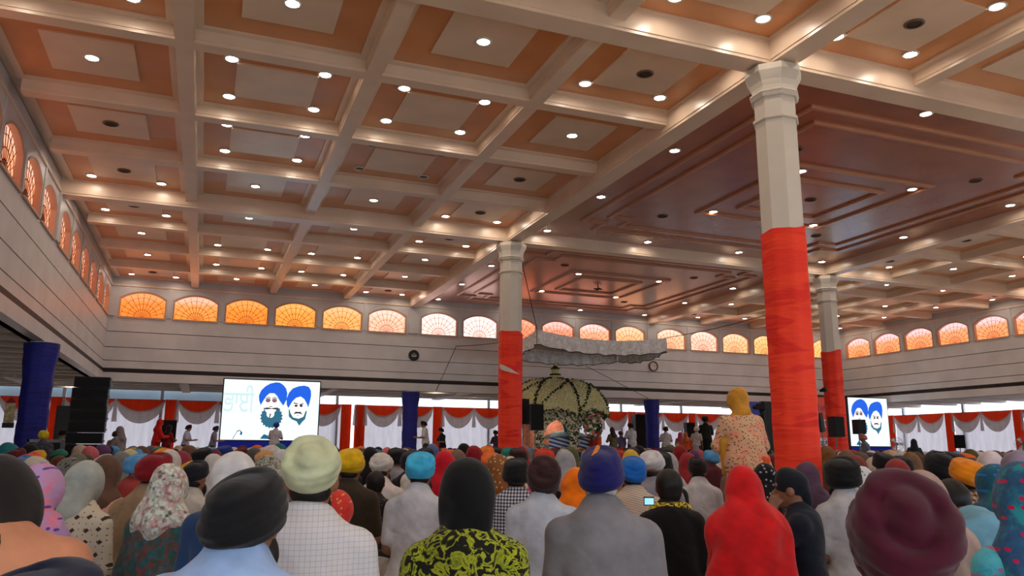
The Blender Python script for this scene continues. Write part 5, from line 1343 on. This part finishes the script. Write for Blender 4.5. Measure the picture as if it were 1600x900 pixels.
# ---- the woman standing in the middle of the crowd: bent forward, floral tunic, mustard stole
def standing_woman():
    J = stand_joints(.15, 'front'); p = at_dist(1152, 606, 8.35); s = p.z/1.735
    ang = -.22
    r = thing('person', 'standing woman in mustard headscarf, beige floral tunic and orange trousers', 'person', (p.x-.04, p.y-.15, 0), ang); r.scale = (s, s, s)
    link('body', np_mesh('body', *surface(body_prims(J, -.006, 'thnaflo')+hand_prims(J['wrl'], J['hdl'])+hand_prims(J['wrr'], J['hdr']), .010), SK), r)
    g = body_prims(J, .022, 'taf', 1.12)+[RC((0, .0, 1.08), (0, -.02, .86), .185, .215, (1, .85, 1), .06), RC((0, -.02, .88), (.0, -.02, .50), .222, .245, (1, .78, 1), .06)]
    link('tunic', np_mesh('tunic', *surface(g, .013, folds(31, .006)), F((206, 168, 130), 'print', (90, 66, 56), (222, 140, 112), s=1.2)), r)
    link('trousers', np_mesh('trousers', *surface(body_prims(J, .035, 'l'), .016, folds(33, .007)), F((226, 104, 40))), r)
    hd = np.array(J['head']); sh = np.array(J['scl'])
    sc = [EL(hd+(0, -.008, .018), (.108, .128, .136)), RC(hd+(0, -.035, -.02), sh+(0, -.045, .035), .098, .090, (1, .85, 1), .04), RC(sh+(-.02, -.02, .03), sh+(-.13, -.01, -.01), .064, .056, (1, .9, .9), .05), RC(sh+(.02, .02, .03), sh+(.11, .04, .0), .06, .045, (1, .9, .8), .05),
          RC(sh+(-.13, -.01, -.01), (-.215, sh[1]-.01, 1.14), .058, .052, (.9, 1.1, 1), .05), RC((-.225, sh[1]-.01, 1.14), (-.225, sh[1]-.02, .84), .052, .035, (.8, 1.1, 1), .05), CUT(EL(hd+(0, .14, -.015), (.064, .085, .105)))]
    link('scarf', np_mesh('scarf', *surface(sc, .013, folds(35, .007, (12, 7, 5))), F((196, 136, 46))), r)
    link('necklace_cord', np_mesh('cord', *surface([TOR(sh+(0, .03, .045), (0, .5, 1), .075, .07, .010)], .008), F((110, 20, 30))), r)
standing_woman()
# ---------------------------------------------------------------- the seated crowd behind
def crowd_archetype(kind, h=.03):
    J = seated_joints(.04)
    for n in 'lr': J['kn'+n] = (J['kn'+n][0]*.75, J['kn'+n][1]*.9, J['kn'+n][2])
    b = np_mesh('body', *surface(body_prims(J, -.004, 'thnaflo')+[EL(J['hdl'], (.04, .05, .03)), EL(J['hdr'], (.04, .05, .03))], h), SK)
    g = np_mesh('garment', *surface(body_prims(J, .016, 't'+('af' if kind[0] == 'w' else 's')+'l'), h, folds(2, .006), .004), SK)
    if kind[0] == 'w': hd = np_mesh('scarf', *scarf(J, .42 if kind == 'w1' else .25, .17, 3, h*.85, peak=.01 if kind == 'w2' else 0), SK)
    else: hd = np_mesh('turban', *turban(J['head'], .25 if kind == 'm1' else .235, .20, .27, {'m1': 'peak', 'm2': 'ring', 'm3': 'soft'}[kind], roll={'m1': .2, 'm2': -.1, 'm3': .1}[kind], tilt=.8, res=h*.6), SK)
    return b, g, hd, J['head'][2]+(.145 if kind[0] == 'w' else .17)
CRA = {k: crowd_archetype(k) for k in ('m1', 'm2', 'm3', 'w1', 'w2')}
TURB = [('black', (16, 15, 17)), ('black', (18, 17, 20)), ('navy', (26, 28, 80)), ('white', (206, 202, 198)), ('red', (170, 24, 34)), ('orange', (228, 104, 24)), ('sky blue', (80, 150, 206)), ('maroon', (86, 20, 36)), ('green', (40, 120, 100)), ('yellow', (216, 170, 30)), ('grey', (96, 96, 106))]
SCRF = [('brown', (104, 72, 54)), ('white', (206, 200, 198)), ('pink', (196, 96, 110)), ('red', (178, 26, 40)), ('purple', (96, 62, 104)), ('beige', (180, 156, 134)), ('orange', (206, 96, 44)), ('black', (22, 20, 22)), ('teal', (30, 110, 116)), ('mustard', (170, 126, 50)), ('olive', (86, 84, 50)), ('grey', (130, 128, 132)), ('maroon', (110, 34, 44))]
BODY = [('white', (206, 202, 200)), ('pale grey', (190, 188, 196)), ('slate', (60, 60, 74)), ('brown', (120, 96, 84)), ('wine', (90, 40, 50)), ('grey', (150, 146, 150)), ('tan', (176, 140, 116)), ('black', (40, 42, 50)), ('red', (160, 60, 56)), ('blue grey', (110, 120, 140)), ('cream', (196, 170, 150)), ('teal', (70, 90, 90))]
CROWD_N = [0]
def crowd_person(kind, x, y, top, hname, hcol, bcol, label, group):
    b, g, hd, t0 = CRA[kind]; s = top/t0
    ang = math.atan2(-(FACE_TO[0]-x), FACE_TO[1]-y)+random.uniform(-.25, .25)
    r = thing('person', label, 'person', (x, y, 0), ang, group); r.scale = (s*random.uniform(.95, 1.03), s, s)
    link('body', b, r); o = link('tunic' if kind[0] == 'w' else 'shirt', g, r); oslot(o, F(bcol)); o = link('scarf' if kind[0] == 'w' else 'turban', hd, r); oslot(o, F(hcol))
# named people of the middle rows, read off the photograph: (u, v top, distance, kind, colour, body, words)
MID = [(158, 706, 9.5, 'm2', (206, 196, 196), (170, 160, 160), 'white ring turban below the loudspeaker stack'), (186, 706, 9.6, 'w1', (120, 122, 124), (130, 120, 120), 'grey headscarf right of the white ring turban'),
  (199, 703, 11, 'w1', (190, 186, 150), (150, 140, 130), 'pale cream headscarf left of the crimson turban'), (36, 703, 10.5, 'm3', (222, 84, 40), (120, 60, 60), 'orange-red turban at the foot of the left blue column'),
  (22, 707, 9, 'm3', (70, 110, 170), (80, 90, 110), 'steel blue turban at the left edge'), (48, 714, 8.0, 'w1', (190, 180, 160), (150, 140, 130), 'cream headscarf right of the steel blue turban'),
  (56, 716, 9.4, 'w1', (110, 44, 36), (90, 40, 40), 'rust brown headscarf near the left blue column'), (88, 714, 7.8, 'w2', (92, 44, 26), (80, 40, 34), 'dark rust headscarf behind the lavender headscarf'),
  (117, 708, 10, 'w1', (110, 112, 100), (100, 100, 100), 'sage grey headscarf below the flight case'), (131, 711, 10.4, 'w1', (74, 76, 44), (70, 70, 50), 'olive headscarf left of the white ring turban'),
  (249, 697, 12, 'm3', (232, 150, 30), (150, 120, 90), 'amber turban behind the crimson turban'), (263, 703, 9.4, 'w1', (206, 200, 196), (180, 176, 170), 'white headscarf right of the crimson turban'),
  (278, 705, 9.8, 'w1', (140, 50, 66), (110, 50, 60), 'rose headscarf left of the small black turban'), (310, 696, 10.4, 'm1', (16, 15, 18), (186, 182, 176), 'black turban and pale shirt left of the white headscarf'),
  (343, 693, 12.5, 'm1', (20, 46, 120), (80, 70, 80), 'deep blue turban in front of the screen base'), (331, 710, 8.2, 'w1', (196, 190, 188), (200, 196, 196), 'plain white headscarf behind the small navy turban'),
  (362, 702, 13, 'm3', (222, 90, 36), (140, 120, 110), 'small orange turban below the screen'), (394, 700, 13, 'w1', (90, 88, 94), (120, 110, 110), 'slate grey headscarf below the screen'),
  (411, 701, 10.5, 'm2', (206, 150, 90), (190, 60, 60), 'light amber turban and red shirt below the screen'), (437, 703, 9.0, 'w1', (200, 200, 202), (150, 150, 150), 'off-white headscarf left of the pale green turban'),
  (577, 700, 10.4, 'w2', (20, 18, 20), (40, 36, 40), 'black headscarf right of the golden yellow turban'), (618, 697, 11, 'm1', (14, 14, 16), (150, 150, 160), 'black turban and grey shirt left of the sky blue turban'),
  (640, 700, 9.0, 'm1', (24, 22, 40), (26, 24, 34), 'dark indigo turban and dark shirt beside the sky blue turban'), (663, 697, 12, 'm1', (20, 18, 24), (110, 90, 90), 'black turban behind the sky blue turban'),
  (675, 694, 14, 'w1', (90, 110, 160), (110, 110, 140), 'blue-grey headscarf behind the sky blue turban'), (716, 703, 9.6, 'w1', (120, 96, 84), (130, 110, 100), 'taupe patterned headscarf right of the red headscarf'),
  (724, 694, 13, 'w2', (18, 16, 18), (40, 36, 40), 'black headscarf behind the taupe headscarf'), (739, 697, 10.4, 'w1', (140, 18, 34), (110, 24, 34), 'crimson headscarf behind the black veil'),
  (756, 694, 12.5, 'm3', (232, 120, 30), (150, 110, 80), 'orange turban left of the torn red column'), (768, 703, 9.4, 'm2', (222, 104, 40), (150, 60, 40), 'orange and red striped turban above the brown headscarf'),
  (776, 696, 13.5, 'm1', (14, 14, 16), (80, 70, 70), 'black turban at the foot of the torn red column'), (795, 696, 12, 'm3', (20, 120, 110), (60, 80, 80), 'teal turban at the foot of the torn red column'),
  (798, 714, 8.4, 'w1', (196, 180, 156), (196, 70, 130), 'cream headscarf and pink tunic left of the gingham shirt'), (810, 697, 12.4, 'm1', (40, 20, 24), (90, 60, 60), 'dark brown turban right of the teal turban'),
  (850, 697, 9.6, 'm3', (196, 50, 24), (120, 50, 40), 'red-orange turban above the maroon-brown turban'), (872, 700, 12, 'm1', (16, 20, 24), (60, 80, 90), 'black turban right of the red-orange turban'),
  (883, 703, 9.2, 'w1', (160, 160, 166), (30, 28, 30), 'sheer grey headscarf left of the navy turban'), (893, 699, 11, 'w2', (86, 90, 60), (110, 110, 80), 'olive headscarf left of the navy turban'),
  (966, 699, 11.5, 'm3', (170, 40, 30), (150, 60, 50), 'brick red turban right of the navy turban'), (985, 703, 10, 'w1', (206, 170, 60), (190, 150, 80), 'yellow printed headscarf above the royal blue turban'),
  (987, 696, 13, 'm1', (18, 20, 34), (160, 160, 170), 'black turban behind the royal blue turban'), (1041, 696, 12.5, 'm1', (18, 16, 18), (150, 150, 150), 'black turban behind the sheer white headscarf'),
  (1063, 698, 11, 'w2', (128, 20, 24), (150, 30, 30), 'deep red headscarf left of the white short-sleeved shirt'), (1076, 708, 9.2, 'w1', (150, 40, 50), (196, 190, 190), 'red and white striped headscarf beside the sheer headscarf'),
  (1293, 697, 12.5, 'w1', (126, 86, 50), (120, 80, 60), 'tan brown headscarf under the pole loudspeaker'), (1327, 705, 10.4, 'w2', (110, 84, 66), (110, 80, 70), 'mole brown headscarf behind the black peaked turban'),
  (1349, 707, 11, 'w1', (96, 78, 60), (90, 70, 60), 'khaki headscarf behind the burgundy turban'), (1366, 704, 11.4, 'm1', (24, 24, 50), (90, 80, 90), 'navy turban behind the burgundy turban'),
  (1370, 715, 9.6, 'w1', (196, 176, 166), (180, 160, 150), 'pale beige headscarf above the burgundy turban'), (1391, 703, 9.0, 'm1', (18, 16, 18), (170, 150, 142), 'black turban and beige shirt above the burgundy turban'),
  (1413, 709, 10.5, 'm1', (20, 18, 20), (90, 70, 70), 'small black turban right of the beige shirt'), (1426, 708, 9.4, 'w2', (120, 90, 66), (190, 110, 110), 'camel headscarf and pink tunic behind the burgundy turban'),
  (1516, 722, 8.6, 'w1', (200, 190, 190), (206, 196, 196), 'white headscarf right of the plaid shirt'), (1524, 712, 10, 'm1', (16, 15, 17), (60, 50, 50), 'black turban right of the amber turban'),
  (1560, 706, 10.6, 'w2', (86, 58, 36), (80, 60, 50), 'umber headscarf right of the stiff white headscarf'), (1500, 703, 12, 'm1', (30, 28, 30), (90, 50, 50), 'charcoal turban behind the amber turban'),
  (1340, 712, 8.8, 'w1', (120, 60, 50), (130, 90, 70), 'patterned rust headscarf behind the white printed headscarf'), (1407, 718, 8.2, 'w1', (150, 60, 60), (196, 40, 60), 'coral tunic and red-brown headscarf behind the burgundy turban')]
OCC = [(o.location.x, o.location.y) for o in bpy.data.objects if o.name.split('.')[0] == 'person' and o.parent is None]
def free(x, y, r):
    return all((x-a)**2+(y-b)**2 > r*r for a, b in OCC)
for u, v, d, kind, hc, bc, words in MID:
    best = None
    for q in (1, 1.04, .96, 1.09, .92, 1.14, 1.2, 1.27, 1.35, 1.45):
        p = at_dist(u, v, d*q)
        if free(p.x, p.y, .60): best = p; break
    if best is None: continue
    OCC.append((best.x, best.y))
    crowd_person(kind, best.x, best.y, min(max(best.z, .86), 1.13), '', hc, bc, ('man in ' if kind[0] == 'm' else 'woman in ')+words, None)
# the rest of the rows
def zone(x, d):
    u = in_u(x, d); return 'left' if u < 560 else 'centre' if u < 1100 else 'right'
def proj_u(x, y, z=.95):
    d = x*math.sin(YAW)+y*math.cos(YAW); r = x*math.cos(YAW)-y*math.sin(YAW); zz = z-CAM_H
    dep = d*math.cos(PITCH)+zz*math.sin(PITCH); up = -d*math.sin(PITCH)+zz*math.cos(PITCH)
    return 800+F_PX*r/dep, 450-F_PX*up/dep, dep
OBST = [(PX, PY, 1.0), (PX, YM, .75), (XM, YM, .75), (XL, YM, .7), (-2.16, 18.0, .85), (-2.9, 18.2, .7)]
OBST += [(o.location.x, o.location.y, {'banner': 1.2, 'panel': .9, 'loudspeaker': .62}.get(o.get('category'), .6)) for o in bpy.data.objects if o.parent is None and o.get('category') in ('loudspeaker', 'banner', 'panel', 'tripod', 'fan', 'case', 'spotlight')]
seats = []
y = 8.6; rowi = 0
while y < 25.2:
    x = XL+.6+.35*(rowi % 2)
    while x < XR-.4:
        px_, py_ = x+random.uniform(-.10, .10), y+random.uniform(-.12, .12)
        u, v, dep = proj_u(px_, py_)
        if -40 < u < 1640 and free(px_, py_, .62) and all((px_-a)**2+(py_-b)**2 > r*r for a, b, r in OBST): seats.append((dep, px_, py_, u))
        x += .74
    y += .82; rowi += 1
# right aisle is full of people as well
y = 16.0
while y < 27.0:
    x = XR+.2
    while x < XO-.9:
        px_, py_ = x+random.uniform(-.1, .1), y+random.uniform(-.1, .1); u, v, dep = proj_u(px_, py_)
        if -40 < u < 1640 and all((px_-a)**2+(py_-b)**2 > r*r for a, b, r in OBST): seats.append((dep, px_, py_, u))
        x += .78
    y += .85
seats.sort()
NIND = 215
def zone(u): return 'left' if u < 330 else 'centre left' if u < 660 else 'centre' if u < 980 else 'centre right' if u < 1290 else 'right'
plan = []
far_v, far_f, far_c = [], [], []
lowres = None
for i, (dep, x, y, u) in enumerate(seats):
    woman = random.random() < (.5 if u < 1000 else .62)
    kind = random.choice(('w1', 'w2')) if woman else random.choice(('m1', 'm1', 'm2', 'm3'))
    hn, hc = random.choice(SCRF if woman else TURB); bn_, bc = random.choice(BODY); top = random.gauss(1.0, .035); top = min(max(top, .90), 1.08)
    row = 'middle rows' if dep < 13 else 'back rows'
    plan.append([dep, x, y, u, kind, hn, hc, bn_, bc, top, '%s %s and %s clothes, %s, %s' % (hn, 'headscarf' if woman else 'turban', bn_, row, zone(u))])
dup = {}
for i, q in enumerate(plan[:NIND]): dup.setdefault(q[10], []).append(i)
for k, idx in dup.items():
    if len(idx) > 1:
        for n_, i in enumerate(sorted(idx, key=lambda i: plan[i][3])): plan[i][10] += ', %s from left' % ORD[n_]
for i, (dep, x, y, u, kind, hn, hc, bn_, bc, top, lab) in enumerate(plan):
    woman = kind[0] == 'w'
    if i < NIND:
        crowd_person(kind, x, y, top, hn, hc, bc, 'seated person in '+lab, 'seated crowd')
    else:
        if lowres is None:
            lowres = {}
            for k in ('m', 'w'):
                J = seated_joints(.04); hd = np.array(J['head'])
                a = surface(body_prims(J, .012, 'ta')+[EL(J['hipl'], (.14, .16, .10)), EL(J['hipr'], (.14, .16, .10))], .055)
                b = surface([EL(hd+(0, -.01, .05), (.125, .14, .11))] if k == 'm' else [EL(hd+(0, 0, .02), (.10, .12, .125)), RC(hd, (0, 0, .58), .10, .15, (1, .8, 1), .05)], .045)
                c = surface([EL(hd, (.08, .10, .11)), RC(J['neck'], J['head'], .055, .055)], .05)
                lowres[k] = (a, b, c, hd[2]+(.155 if k == 'm' else .145))
        a, b, c, t0 = lowres['w' if woman else 'm']; s = top/t0; an = random.uniform(-.9, .1); ca, sa = math.cos(an), math.sin(an)
        for (vv, qq), colr in ((a, bc), (b, hc), (c, (130, 88, 62))):
            w_ = vv*s; w2 = np.stack([w_[:, 0]*ca-w_[:, 1]*sa+x, w_[:, 0]*sa+w_[:, 1]*ca+y, w_[:, 2]], 1)
            far_f.append(qq+sum(len(q) for q in far_v)); far_v.append(w2); far_c.append(np.tile(np.array(lin(colr)+(1,), np.float32), (len(w2), 1)))
if far_v:
    V = np.concatenate(far_v); Q = np.concatenate(far_f); C = np.concatenate(far_c)
    m, nt, b = nodes_of('far_crowd_cloth'); at_ = nt.nodes.new('ShaderNodeAttribute'); at_.attribute_name = 'cloth'; nt.links.new(at_.outputs['Color'], b.inputs['Base Color']); b.inputs['Roughness'].default_value = .9
    me = np_mesh('distant_crowd', V, Q, m); ca = me.color_attributes.new('cloth', 'FLOAT_COLOR', 'POINT'); ca.data.foreach_set('color', C.ravel())
    tag(link('distant_crowd', me), 'dense seated crowd filling the farthest rows before the stage', 'crowd', None, 'stuff')
print('seats', len(seats), 'objects', len(bpy.data.objects))
